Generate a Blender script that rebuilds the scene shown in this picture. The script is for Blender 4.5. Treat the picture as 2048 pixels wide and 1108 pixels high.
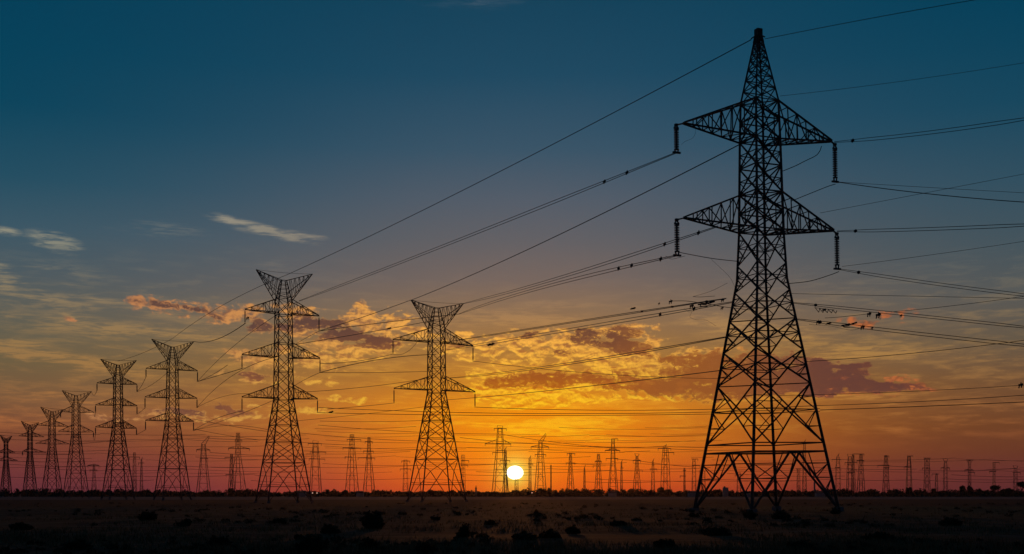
import bpy, math, random
from math import sin, cos, pi, radians, sqrt, atan2, hypot
from mathutils import Vector, Matrix, Euler

random.seed(7)
for o in list(bpy.data.objects):
    bpy.data.objects.remove(o)
SC = bpy.context.scene
COL = SC.collection

# ------------------------------------------------------------------ camera
F = 2400.0            # focal length in photo pixels (photo is 2048 wide)
HZ = 988.0            # row of the horizon
CAMH = 1.75
cam_d = bpy.data.cameras.new('camera')
cam = bpy.data.objects.new('camera', cam_d)
COL.objects.link(cam)
cam.location = (0, 0, CAMH)
cam.rotation_euler = (pi / 2, 0, 0)
cam_d.sensor_width = 36
cam_d.lens = F / 2048 * 36
cam_d.shift_y = (HZ - 554) / 2048
cam_d.clip_start = 0.5
cam_d.clip_end = 40000
SC.camera = cam
SC.view_settings.view_transform = 'Standard'
SC.view_settings.look = 'None'
SC.view_settings.exposure = 0
SC.view_settings.gamma = 1
SC.render.resolution_x = 1024
SC.render.resolution_y = 554
SC.cycles.volume_bounces = 0
SC.cycles.max_bounces = 5


def lin(c):
    r = []
    for v in c[:3]:
        v = v / 255.0
        r.append(v / 12.92 if v <= 0.04045 else ((v + 0.055) / 1.055) ** 2.4)
    return (r[0], r[1], r[2], 1.0)


# sky coordinates: azimuth / elevation in units of 1/24 radian
def SP(px, py):
    return (math.atan((px - 1024) / F) * 24, math.atan((HZ - py) / hypot(F, px - 1024)) * 24)


# ------------------------------------------------------------------ world
W = bpy.data.worlds.new('World')
SC.world = W
W.use_nodes = True
NT = W.node_tree
NT.nodes.clear()


class G:
    """little helper for wiring shader nodes"""
    def __init__(self, nt):
        self.nt = nt

    def n(self, t, **kw):
        nd = self.nt.nodes.new(t)
        for k, v in kw.items():
            setattr(nd, k, v)
        return nd

    def put(self, sock, v):
        if hasattr(v, 'is_linked') or hasattr(v, 'links'):
            self.nt.links.new(v, sock)
        else:
            sock.default_value = v

    def m(self, op, a, b=None, c=None, clamp=False):
        nd = self.n('ShaderNodeMath', operation=op)
        nd.use_clamp = clamp
        self.put(nd.inputs[0], a)
        if b is not None:
            self.put(nd.inputs[1], b)
        if c is not None:
            self.put(nd.inputs[2], c)
        return nd.outputs[0]

    def ss(self, v, lo, hi, a=0.0, b=1.0):
        nd = self.n('ShaderNodeMapRange', interpolation_type='SMOOTHSTEP')
        self.put(nd.inputs[0], v)
        for i, q in enumerate((lo, hi, a, b)):
            nd.inputs[1 + i].default_value = q
        return nd.outputs[0]

    def mix(self, f, a, b, mode='MIX'):
        nd = self.n('ShaderNodeMix', data_type='RGBA', blend_type=mode)
        self.put(nd.inputs['Factor'], f)
        self.put(nd.inputs[6], a)
        self.put(nd.inputs[7], b)
        return nd.outputs[2]

    def ramp(self, f, stops, interp='LINEAR'):
        nd = self.n('ShaderNodeValToRGB')
        cr = nd.color_ramp
        cr.interpolation = interp
        stops = sorted(stops, key=lambda s: s[0])
        cr.elements[0].position = stops[0][0]
        cr.elements[0].color = stops[0][1]
        cr.elements[1].position = stops[-1][0]
        cr.elements[1].color = stops[-1][1]
        for p, c in stops[1:-1]:
            e = cr.elements.new(p)
            e.color = c
        self.put(nd.inputs[0], f)
        return nd.outputs[0]

    def noise(self, vec, scale, detail=4, rough=0.55, dist=0.0, lac=2.0):
        nd = self.n('ShaderNodeTexNoise')
        self.put(nd.inputs['Vector'], vec)
        nd.inputs['Scale'].default_value = scale
        nd.inputs['Detail'].default_value = detail
        nd.inputs['Roughness'].default_value = rough
        nd.inputs['Lacunarity'].default_value = lac
        nd.inputs['Distortion'].default_value = dist
        return nd.outputs[0]

    def xyz(self, x, y, z=0.0):
        nd = self.n('ShaderNodeCombineXYZ')
        self.put(nd.inputs[0], x)
        self.put(nd.inputs[1], y)
        self.put(nd.inputs[2], z)
        return nd.outputs[0]

    def mapping(self, vec, loc, rot, scale, kind='TEXTURE'):
        nd = self.n('ShaderNodeMapping', vector_type=kind)
        self.put(nd.inputs[0], vec)
        nd.inputs['Location'].default_value = loc
        nd.inputs['Rotation'].default_value = rot
        nd.inputs['Scale'].default_value = scale
        return nd.outputs[0]


g = G(NT)
tc = g.n('ShaderNodeTexCoord').outputs['Generated']
sx = g.n('ShaderNodeSeparateXYZ')
NT.links.new(tc, sx.inputs[0])
X, Y, Z = sx.outputs
az = g.m('MULTIPLY', g.m('ARCTAN2', X, Y), 24.0)
hor = g.m('SQRT', g.m('ADD', g.m('MULTIPLY', X, X), g.m('MULTIPLY', Y, Y)))
el = g.m('MULTIPLY', g.m('ARCTAN2', Z, hor), 24.0)
P = g.xyz(az, el)
elf = g.m('MULTIPLY', el, 0.1, clamp=True)


def ystops(lst, px):
    return [(max(0.0, min(1.0, SP(px, y)[1] * 0.1)), lin(c)) for y, c in lst] + [(1.0, lin(lst[0][1]))]


mid = g.ramp(elf, ystops([(0, (18, 67, 92)), (150, (28, 74, 99)), (300, (56, 85, 105)), (400, (82, 93, 106)),
                          (480, (97, 97, 102)), (560, (116, 102, 96)), (620, (138, 110, 84)), (700, (164, 116, 58)),
                          (760, (192, 122, 38)), (820, (234, 136, 14)), (900, (243, 124, 4)), (950, (236, 98, 6)),
                          (985, (216, 72, 18))], 1050))
lef = g.ramp(elf, ystops([(0, (0, 64, 90)), (200, (0, 68, 93)), (350, (28, 78, 99)), (450, (55, 87, 103)),
                          (550, (74, 90, 97)), (650, (92, 93, 82)), (720, (104, 92, 68)), (800, (120, 86, 60)),
                          (860, (122, 72, 50)), (900, (120, 62, 50)), (940, (112, 53, 54)), (980, (98, 45, 54))], 20))
rig = g.ramp(elf, ystops([(0, (0, 64, 90)), (200, (14, 70, 94)), (350, (42, 78, 96)), (480, (62, 83, 93)),
                          (580, (78, 86, 88)), (680, (92, 84, 72)), (760, (104, 76, 54)), (850, (106, 63, 39)),
                          (900, (102, 55, 39)), (940, (98, 47, 44)), (980, (88, 40, 44))], 2020))
side = g.mix(g.ss(az, -5.0, 5.0), lef, rig)


def gauss(v, c, w):
    d = g.m('DIVIDE', g.m('SUBTRACT', v, c), w)
    return g.m('EXPONENT', g.m('MULTIPLY', g.m('MULTIPLY', d, d), -1.0))


gw = g.ss(el, 0.4, 3.2, 4.3, 6.0)
glow = gauss(az, SP(1060, 0)[0], gw)
base = g.mix(glow, side, mid)
# faint warmth hugging the sun
ds = g.m('SQRT', g.m('ADD', g.m('POWER', g.m('SUBTRACT', az, SP(1030, 0)[0]), 2.0),
                     g.m('POWER', g.m('SUBTRACT', el, SP(1030, 925)[1]), 2.0)))
halo = g.m('EXPONENT', g.m('MULTIPLY', ds, -1.25))
base = g.mix(g.m('MULTIPLY', halo, 0.45), base, lin((255, 170, 14)))
ds2 = g.m('SQRT', g.m('ADD', g.m('POWER', g.m('SUBTRACT', az, SP(1030, 0)[0]), 2.0),
                      g.m('POWER', g.m('SUBTRACT', el, SP(1030, 945)[1]), 2.0)))
rim = g.m('EXPONENT', g.m('MULTIPLY', g.m('SUBTRACT', ds2, .16), -6.5), clamp=True)

# ---- cloud envelopes
def blobs(lst):
    acc = None
    for (px, py, w, h, rot, s) in lst:
        a, e = SP(px, py)
        mp = g.mapping(P, (a, e, 0), (0, 0, radians(-rot)), (w / 100.0 * 1.6, h / 100.0 * 1.9, 10.0))
        gr = g.n('ShaderNodeTexGradient', gradient_type='SPHERICAL')
        NT.links.new(mp, gr.inputs[0])
        v = g.m('MULTIPLY', gr.outputs['Fac'], s)
        acc = v if acc is None else g.m('MAXIMUM', acc, v)
    return acc


puffs = [
    (1752, 641, 60, 12, -10, .5), (1700, 640, 30, 6, 0, .5),
    (280, 606, 24, 10, 0, 1.0), (335, 613, 60, 12, 5, .95), (400, 624, 60, 12, 10, .9), (440, 636, 34, 10, 15, .9),
    (475, 630, 45, 16, 0, 1.0), (520, 648, 40, 12, 5, .8), (592, 630, 46, 16, 0, .8), (600, 660, 60, 12, 0, .9),
    (665, 690, 40, 14, 10, 1.0), (720, 700, 70, 14, 0, 1.0), (740, 640, 50, 22, 12, 1.05), (795, 650, 46, 20, 20, 1.05),
    (840, 665, 36, 16, 20, .9), (690, 715, 60, 12, 0, .9), (530, 724, 75, 16, 5, .85), (625, 712, 34, 26, 35, .9),
    (650, 735, 40, 10, 0, .8), (600, 745, 60, 8, 0, .6), (900, 692, 50, 12, 0, .9), (930, 712, 40, 12, 0, .8),
    (930, 673, 22, 8, 0, 1.0), (1060, 683, 80, 16, 0, 1.05), (1010, 700, 80, 12, 0, .8), (1130, 688, 80, 22, 0, 1.1),
    (1170, 706, 110, 16, 3, 1.0), (1200, 662, 40, 10, 0, 1.0), (1265, 664, 36, 14, 5, 1.05), (1290, 700, 40, 26, 0, .95),
    (1270, 722, 70, 12, 6, 1.0), (1180, 728, 60, 8, 0, .6), (1312, 655, 12, 6, 0, 1.0), (1318, 680, 16, 8, 0, .9), (1314, 691, 10, 5, 0, .9),
    (1350, 730, 60, 20, -15, 1.0), (1385, 710, 40, 12, 0, .95), (1420, 702, 60, 8, 0, .7), (1310, 745, 60, 14, 0, .9),
    (1000, 775, 60, 24, -5, 1.15), (975, 755, 34, 16, 0, 1.0), (1060, 790, 90, 16, 0, 1.15), (1130, 776, 90, 16, 3, 1.1),
    (1200, 745, 120, 12, -3, .85), (1060, 808, 90, 8, 0, .9), (1235, 762, 34, 10, 0, 1.1), (1180, 795, 90, 12, 0, .8),
    (1300, 795, 110, 7, 0, .8), (1020, 727, 90, 10, 0, .8), (1090, 722, 60, 9, 5, .8), (1390, 790, 90, 6, 0, .8),
    (1768, 633, 34, 6, -8, .75), (1735, 645, 24, 9, 0, .7), (1800, 758, 10, 6, 0, 1.0), (1840, 769, 10, 4, 0, .9),
    (1780, 757, 46, 8, 6, .8), (1690, 757, 22, 5, 0, 1.0), (1830, 775, 40, 6, 4, .7), (1660, 785, 120, 6, 3, .8),
    (385, 832, 90, 10, 4, .8), (500, 832, 45, 8, 0, .7), (240, 835, 60, 7, 3, .6), (640, 765, 40, 7, 0, .7),
    (700, 800, 60, 7, 5, .7), (540, 812, 40, 5, 0, .6), (505, 756, 60, 8, 6, .7), (140, 640, 14, 4, 20, .8), (620, 822, 50, 6, 0, .7),
    (560, 700, 30, 10, 0, .7), (1120, 805, 60, 7, 0, .8),
]
dark = [
    (330, 611, 46, 7, 6, 1.0), (390, 620, 34, 7, 8, 1.1), (425, 632, 22, 6, 20, 1.0),
    (520, 650, 36, 9, 3, 1.25), (575, 654, 40, 9, 0, 1.1), (625, 647, 50, 12, 5, 1.35), (668, 654, 26, 12, 0, 1.2),
    (700, 672, 60, 13, 10, 1.5), (745, 682, 46, 10, 8, 1.3), (660, 676, 30, 8, 0, 1.0), (765, 640, 24, 8, 20, .8),
    (1060, 668, 26, 7, 0, .9), (1175, 664, 34, 9, 0, 1.2), (1190, 682, 26, 14, 0, 1.1), (1240, 670, 46, 12, 5, 1.4),
    (1250, 690, 50, 15, 12, 1.5), (1150, 678, 26, 8, 0, .9), (1120, 704, 30, 6, 0, .7), (920, 690, 20, 6, 0, .8),
    (1350, 720, 34, 10, 0, 1.1), (1420, 725, 60, 18, 0, 1.4), (1400, 752, 90, 20, 0, 1.4), (1500, 748, 120, 30, 0, 1.5),
    (1600, 752, 100, 25, 4, 1.5), (1690, 760, 80, 17, 8, 1.4), (1620, 776, 170, 10, 1, 1.5), (1765, 773, 60, 8, 3, 1.4),
    (1695, 733, 40, 5, -4, 1.2), (1640, 728, 40, 10, 0, 1.1),
    (1020, 764, 50, 11, 0, 1.3), (1100, 758, 70, 14, 0, 1.4), (1200, 757, 80, 12, 0, 1.2), (1270, 768, 70, 12, 0, 1.3), (1340, 775, 90, 16, 0, 1.5),
    (1440, 782, 110, 14, 0, 1.5), (375, 826, 46, 7, 4, 1.1), (438, 815, 24, 7, 0, 1.3), (480, 826, 30, 5, 0, .9), (505, 752, 44, 6, 6, 1.0),
    (600, 735, 30, 4, 0, .6), (1300, 712, 20, 7, 0, .7),
]
envA = blobs(puffs)
envB = blobs(dark)
cir = [
    (10, 463, 30, 6, 4, 1.0), (105, 482, 44, 12, 8, 1.1), (128, 506, 26, 4, 4, .9), (530, 461, 84, 8, 11, 1.1),
    (468, 446, 36, 8, 20, .9), (598, 470, 46, 6, 4, 1.0), (2, 560, 30, 26, 10, 1.1), (90, 600, 110, 16, 8, .8),
    (130, 545, 130, 20, 5, .35), (250, 660, 320, 20, 3, .7), (90, 712, 210, 17, 9, 1.0), (20, 690, 90, 16, 6, .9),
    (140, 795, 200, 18, 4, .6), (60, 840, 220, 20, 2, .5), (330, 620, 200, 24, 4, .5), (140, 634, 24, 4, 20, 1.),
    (1030, 636, 170, 16, 0, .9), (1440, 648, 80, 18, 8, 1.0), (1560, 660, 110, 20, 6, .7), (1700, 700, 220, 22, 3, .75),
    (1840, 650, 160, 16, -4, .4), (1950, 715, 140, 14, 6, .45), (1120, 610, 160, 14, 4, .5), (320, 460, 100, 16, 0, .3),
    (1100, 848, 190, 12, 0, 1.1), (1080, 862, 130, 8, 3, 1.0), (1200, 875, 180, 10, 4, .6), (1000, 880, 120, 8, 0, .6),
    (1200, 808, 260, 14, 0, .6), (960, 735, 110, 10, 0, .7), (1500, 800, 150, 8, 0, .9), (1700, 790, 180, 10, 2, .75),
    (560, 800, 150, 12, 0, .5), (720, 740, 160, 16, 0, .5), (1260, 840, 130, 9, 8, .7), (950, 0, 150, 14, 0, .35),
    (540, 530, 200, 30, 4, .25), (60, 575, 60, 8, 12, .6), (200, 600, 70, 7, 6, .7), (110, 598, 50, 7, 10, .9), (240, 668, 120, 7, 3, .7), (60, 640, 160, 8, 3, .6), (420, 650, 80, 9, 4, .5), (60, 545, 60, 10, 4, .4), (1620, 680, 80, 10, 5, .8), (1700, 715, 90, 8, 3, .7), (1900, 690, 120, 8, 4, .5), (1420, 640, 60, 6, 8, .9), (1480, 665, 60, 8, 10, .8), (960, 640, 80, 8, 0, .8), (1060, 628, 90, 7, -2, .8), (1600, 560, 200, 20, 0, .25), (1800, 858, 200, 14, 2, .35),
]
envS = blobs(cir)

# cumulus fields: broken golden puffs and, in front, thicker dark banks with lit rims
Pc = g.mapping(P, (0, 0, 0), (0, 0, radians(3)), (1.0, 1.8, 1.0), 'POINT')
n1 = g.noise(Pc, 3.1, 6, .54, .35)
n0 = g.noise(g.mapping(P, (4, 1, 0), (0, 0, radians(-4)), (1.0, 2.1, 1.0), 'POINT'), 1.7, 6, .60, .4)
Pl = g.n('ShaderNodeVectorMath', operation='ADD')
NT.links.new(Pc, Pl.inputs[0])
NT.links.new(g.xyz(g.m('MULTIPLY', az, -0.010), -0.07), Pl.inputs[1])
n2 = g.noise(Pl.outputs[0], 3.1, 6, .54, .35)
relief = g.m('SUBTRACT', n1, n2)
gl2 = gauss(az, SP(1060, 0)[0], 5.4)
low = g.ss(el, 1.7, 3.4)
golden = g.mix(gl2, lin((182, 120, 82)), g.mix(low, lin((255, 196, 30)), lin((252, 178, 76))))
golden = g.mix(g.ss(az, 3.6, 6.2), golden, lin((192, 106, 58)))
umber = g.mix(gl2, lin((118, 78, 66)), g.mix(low, lin((214, 118, 14)), lin((158, 100, 58))))
umber = g.mix(g.ss(az, 3.6, 6.2), umber, lin((120, 68, 46)))
n3 = g.noise(g.mapping(P, (2, 9, 0), (0, 0, radians(2)), (1.0, 1.7, 1.0), 'POINT'), 7.0, 5, .6, .3)
fA = g.m('ADD', g.m('MULTIPLY', envA, 1.25), g.m('ADD', g.m('MULTIPLY', g.m('SUBTRACT', n1, 0.5), 3.0), g.m('MULTIPLY', g.m('SUBTRACT', n0, 0.5), 1.6)))
hasA = g.ss(envA, 0.0, 0.25)
denA = g.m('MULTIPLY', g.ss(fA, 0.34, 0.88), hasA)
shade = g.m('ADD', g.ss(relief, -.16, .12, 0.0, 1.0), g.m('MULTIPLY', g.m('SUBTRACT', n3, .5), 1.1), clamp=True)
colA = g.mix(shade, g.mix(.25, umber, base), golden)
mauve = g.mix(gl2, lin((84, 64, 62)), g.mix(low, lin((176, 88, 12)), lin((96, 60, 50))))
mauve = g.mix(g.m('MULTIPLY', g.ss(az, 2.6, 6.4), g.ss(el, 1.2, 2.4, .7, 1.0)), mauve, lin((98, 58, 52)))
mauve = g.mix(g.m('MULTIPLY', g.ss(az, 1.6, 3.4), g.ss(az, 6.4, 3.6)), mauve, lin((146, 82, 38)))
mauve = g.mix(g.ss(n1, .46, .72, 0, .28), mauve, umber)
fB = g.m('ADD', g.m('MULTIPLY', envB, 1.15), g.m('ADD', g.m('MULTIPLY', g.m('SUBTRACT', n0, 0.5), 2.3),
         g.m('ADD', g.m('MULTIPLY', g.m('SUBTRACT', n1, 0.5), 2.3), g.m('MULTIPLY', g.m('SUBTRACT', n3, 0.5), 1.3))))
hasB = g.ss(envB, 0.0, 0.25)
denB = g.m('MULTIPLY', g.ss(fB, 0.36, 0.80), hasB)
rimB = g.m('MULTIPLY', g.ss(fB, .84, .44), g.ss(relief, -.10, .06, .2, 1.0))
colB = g.mix(g.m('MULTIPLY', rimB, g.ss(az, 2.5, 5.5, .9, .45)), mauve, golden)

# cirrus / veil field
Ps = g.mapping(P, (0, 0, 0), (0, 0, radians(5)), (0.55, 3.6, 1.0), 'POINT')
s1 = g.noise(Ps, 1.5, 6, .6, .6)
Ps2 = g.mapping(P, (5, 2, 0), (0, 0, radians(24)), (0.7, 4.2, 1.0), 'POINT')
s2 = g.noise(Ps2, 2.6, 5, .6, .3)
s12 = g.m('ADD', g.m('MULTIPLY', s1, .65), g.m('MULTIPLY', s2, .35))
band = g.m('MULTIPLY', g.ss(el, 0.6, 1.8), g.ss(el, 4.9, 3.0))
s3 = g.noise(g.mapping(P, (1, 3, 0), (0, 0, radians(12)), (0.9, 9.0, 1.0), 'POINT'), 2.2, 5, .65, .8)
fS = g.m('MULTIPLY', g.m('MULTIPLY', envS, g.ss(s3, .32, .60, .45, 1.25)), g.ss(s12, 0.34, 0.62, .25, 1.35))
veil = g.m('MULTIPLY', g.ss(s12, 0.46, 0.68), g.m('MULTIPLY', band, .5))
cirA = g.m('MAXIMUM', g.m('MULTIPLY', g.ss(fS, 0.08, 0.95), .72), veil)
cir_hi = g.ramp(elf, [(SP(1024, y)[1] * .1, lin(c)) for y, c in
                      [(985, (190, 90, 60)), (860, (185, 110, 62)), (780, (168, 118, 70)), (700, (158, 124, 78)), (600, (146, 130, 100)),
                       (520, (150, 148, 128)), (440, (190, 178, 148)), (300, (110, 130, 140))]])
cir_mid = g.ramp(elf, [(SP(1024, y)[1] * .1, lin(c)) for y, c in
                       [(985, (240, 110, 10)), (860, (255, 192, 24)), (800, (252, 176, 34)), (720, (228, 160, 60)), (640, (176, 132, 84)),
                        (560, (140, 120, 104)), (300, (90, 105, 118))]])
cir_c = g.mix(glow, cir_hi, cir_mid)
bright_left = g.ss(az, -2.0, -6.0, 1.0, 1.0)
sky = g.mix(cirA, base, cir_c)
sky = g.mix(g.m('MULTIPLY', denA, .94), sky, colA)
sky = g.mix(g.m('MULTIPLY', denB, .93), sky, colB)
wisp = g.m('MULTIPLY', g.m('MULTIPLY', denA, g.ss(n3, .50, .62)), g.ss(relief, .0, .12, .15, .8))
sky = g.mix(wisp, sky, golden)
# darker, deeper blue away from the sunset
back = g.ss(Y, 0.55, -0.3)
sky = g.mix(g.m('MULTIPLY', rim, .8), sky, (1.0, .78, .10, 1))
sky = g.mix(back, sky, lin((14, 34, 58)))
up = g.ss(el, 10.0, 22.0)
sky = g.mix(up, sky, lin((10, 52, 78)))
nish = g.n('ShaderNodeTexSky', sky_type='NISHITA')
nish.sun_disc = False
nish.sun_elevation = radians(1.03)
nish.sun_rotation = radians(0.14)
nish.air_density = 1.0
nish.dust_density = 2.0
bg1 = g.n('ShaderNodeBackground')
NT.links.new(sky, bg1.inputs[0])
bg1.inputs[1].default_value = 0.96
bg2 = g.n('ShaderNodeBackground')
NT.links.new(nish.outputs[0], bg2.inputs[0])
bg2.inputs[1].default_value = 0.001
add = g.n('ShaderNodeAddShader')
NT.links.new(bg1.outputs[0], add.inputs[0])
NT.links.new(bg2.outputs[0], add.inputs[1])
wo = g.n('ShaderNodeOutputWorld')
NT.links.new(add.outputs[0], wo.inputs['Surface'])
W.cycles.sampling_method = 'MANUAL'
W.cycles.sample_map_resolution = 512

# ------------------------------------------------------------------ sun lamp
sl = bpy.data.lights.new('sunlight', 'SUN')
sl.energy = 0.35
sl.angle = radians(0.6)
sl.color = (1.0, 0.33, 0.08)
so = bpy.data.objects.new('sunlight', sl)
COL.objects.link(so)
# the light comes a touch above the refracted disc, so the disc itself does not shade the plain
sdir = Vector(((1030 - 1024) / F, 1.0, math.tan(radians(1.95)))).normalized()
so.rotation_euler = sdir.to_track_quat('Z', 'Y').to_euler()


# ------------------------------------------------------------------ helpers
def w3(px, py, D):
    """world point seen at photo pixel (px, py) standing D metres away"""
    return Vector(((px - 1024) / F * D, D, CAMH + (HZ - py) / F * D))


class MB:
    def __init__(self):
        self.v = []
        self.f = []

    def bar(self, a, b, r, r2=None):
        a = Vector(a)
        b = Vector(b)
        d = b - a
        if d.length < 1e-5:
            return
        d.normalize()
        u = d.cross(Vector((0, 0, 1)))
        if u.length < .05:
            u = d.cross(Vector((0, 1, 0)))
        u.normalize()
        w = d.cross(u)
        r2 = r if r2 is None else r2
        n = len(self.v)
        for p, q in ((a, r), (b, r2)):
            for s, t in ((-1, -1), (1, -1), (1, 1), (-1, 1)):
                self.v.append(p + u * s * q + w * t * q)
        for i in range(4):
            j = (i + 1) % 4
            self.f.append((n + i, n + j, n + 4 + j, n + 4 + i))
        self.f.append((n + 3, n + 2, n + 1, n))
        self.f.append((n + 4, n + 5, n + 6, n + 7))

    def path(self, pts, r, seg=5):
        pts = [Vector(p) for p in pts]
        n0 = len(self.v)
        for i, p in enumerate(pts):
            d = (pts[min(i + 1, len(pts) - 1)] - pts[max(i - 1, 0)]).normalized()
            u = d.cross(Vector((0, 0, 1)))
            if u.length < .05:
                u = d.cross(Vector((0, 1, 0)))
            u.normalize()
            w = d.cross(u)
            for k in range(seg):
                a = 2 * pi * k / seg
                self.v.append(p + (u * cos(a) + w * sin(a)) * r)
        for i in range(len(pts) - 1):
            for k in range(seg):
                j = (k + 1) % seg
                self.f.append((n0 + i * seg + k, n0 + i * seg + j, n0 + (i + 1) * seg + j, n0 + (i + 1) * seg + k))
        self.f.append(tuple(n0 + k for k in range(seg)))
        self.f.append(tuple(n0 + (len(pts) - 1) * seg + k for k in reversed(range(seg))))

    def lathe(self, prof, c, seg=8):
        c = Vector(c)
        n0 = len(self.v)
        for r, z in prof:
            for k in range(seg):
                a = 2 * pi * k / seg
                self.v.append(c + Vector((r * cos(a), r * sin(a), z)))
        for i in range(len(prof) - 1):
            for k in range(seg):
                j = (k + 1) % seg
                self.f.append((n0 + i * seg + k, n0 + i * seg + j, n0 + (i + 1) * seg + j, n0 + (i + 1) * seg + k))
        self.f.append(tuple(n0 + k for k in reversed(range(seg))))
        self.f.append(tuple(n0 + (len(prof) - 1) * seg + k for k in range(seg)))

    def box(self, c, s):
        x, y, z = c
        a, b, h = s[0] / 2, s[1] / 2, s[2] / 2
        n = len(self.v)
        for dz in (-h, h):
            for dx, dy in ((-a, -b), (a, -b), (a, b), (-a, b)):
                self.v.append(Vector((x + dx, y + dy, z + dz)))
        self.f += [(n + 3, n + 2, n + 1, n), (n + 4, n + 5, n + 6, n + 7)]
        for i in range(4):
            j = (i + 1) % 4
            self.f.append((n + i, n + j, n + 4 + j, n + 4 + i))

    def build(self, name, mat, parent=None, smooth=False):
        me = bpy.data.meshes.new(name)
        me.from_pydata([tuple(v) for v in self.v], [], self.f)
        me.materials.append(mat)
        if smooth:
            me.polygons.foreach_set('use_smooth', [True] * len(me.polygons))
        ob = bpy.data.objects.new(name, me)
        COL.objects.link(ob)
        if parent is not None:
            ob.parent = parent
        return ob


def tag(o, label, cat, group=None, kind=None):
    if label:
        o['label'] = label
    if cat:
        o['category'] = cat
    if group:
        o['group'] = group
    if kind:
        o['kind'] = kind
    return o


def empty(name, loc, rot=(0, 0, 0)):
    o = bpy.data.objects.new(name, None)
    COL.objects.link(o)
    o.location = loc
    o.rotation_euler = rot
    o.empty_display_size = 0.5
    return o


def mat(name, col, rough=.7, metal=0.0, var=.35, scale=2.0, col2=None, spec=.5):
    m = bpy.data.materials.new(name)
    m.use_nodes = True
    q = G(m.node_tree)
    b = m.node_tree.nodes['Principled BSDF']
    t = q.n('ShaderNodeTexCoord').outputs['Object']
    n = q.noise(t, scale, 5, .6)
    c2 = col2 or tuple(v * (1 - var) for v in col)
    cr = q.mix(q.ss(n, .35, .65), (*col, 1), (*c2, 1))
    m.node_tree.links.new(cr, b.inputs['Base Color'])
    b.inputs['Roughness'].default_value = rough
    b.inputs['Metallic'].default_value = metal
    b.inputs['Specular IOR Level'].default_value = spec
    return m


M_STEEL = mat('weathered galvanised steel', (.062, .058, .055), .65, .3, .45, 1.3, spec=.3)
M_WIRE = mat('aluminium conductor', (.045, .042, .042), .65, .2, .3, .5, spec=.3)
M_INS = mat('glazed insulator', (.05, .035, .03), .45, 0, .3, 3)
M_CONC = mat('concrete footing', (.16, .15, .14), .9, 0, .3, 3)
M_LEAF = mat('dark scrub leaves', (.032, .038, .018), .9, 0, .5, 1.2, spec=.1)
M_TREE = mat('far tree foliage', (.045, .052, .034), .95, 0, .5, .12, spec=.1)
M_BARK = mat('bark', (.06, .045, .035), .95, 0, .4, 2, spec=.1)
M_GRASS = mat('dry grass', (.10, .10, .055), .9, 0, .5, .25, col2=(.05, .055, .025), spec=.1)
M_WALL = mat('rendered wall', (.30, .27, .24), .9, 0, .2, .4)
M_ROOF = mat('clay roof', (.12, .06, .045), .9, 0, .3, .5)

# let the low sun shine through the grass blades
_nt = M_GRASS.node_tree
_p = _nt.nodes['Principled BSDF']
_tr = _nt.nodes.new('ShaderNodeBsdfTranslucent')
_nt.links.new(_p.inputs['Base Color'].links[0].from_socket, _tr.inputs[0])
_mx = _nt.nodes.new('ShaderNodeMixShader')
_mx.inputs[0].default_value = .12
_nt.links.new(_p.outputs[0], _mx.inputs[1])
_nt.links.new(_tr.outputs[0], _mx.inputs[2])
_nt.links.new(_mx.outputs[0], _nt.nodes['Material Output'].inputs[0])

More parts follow.
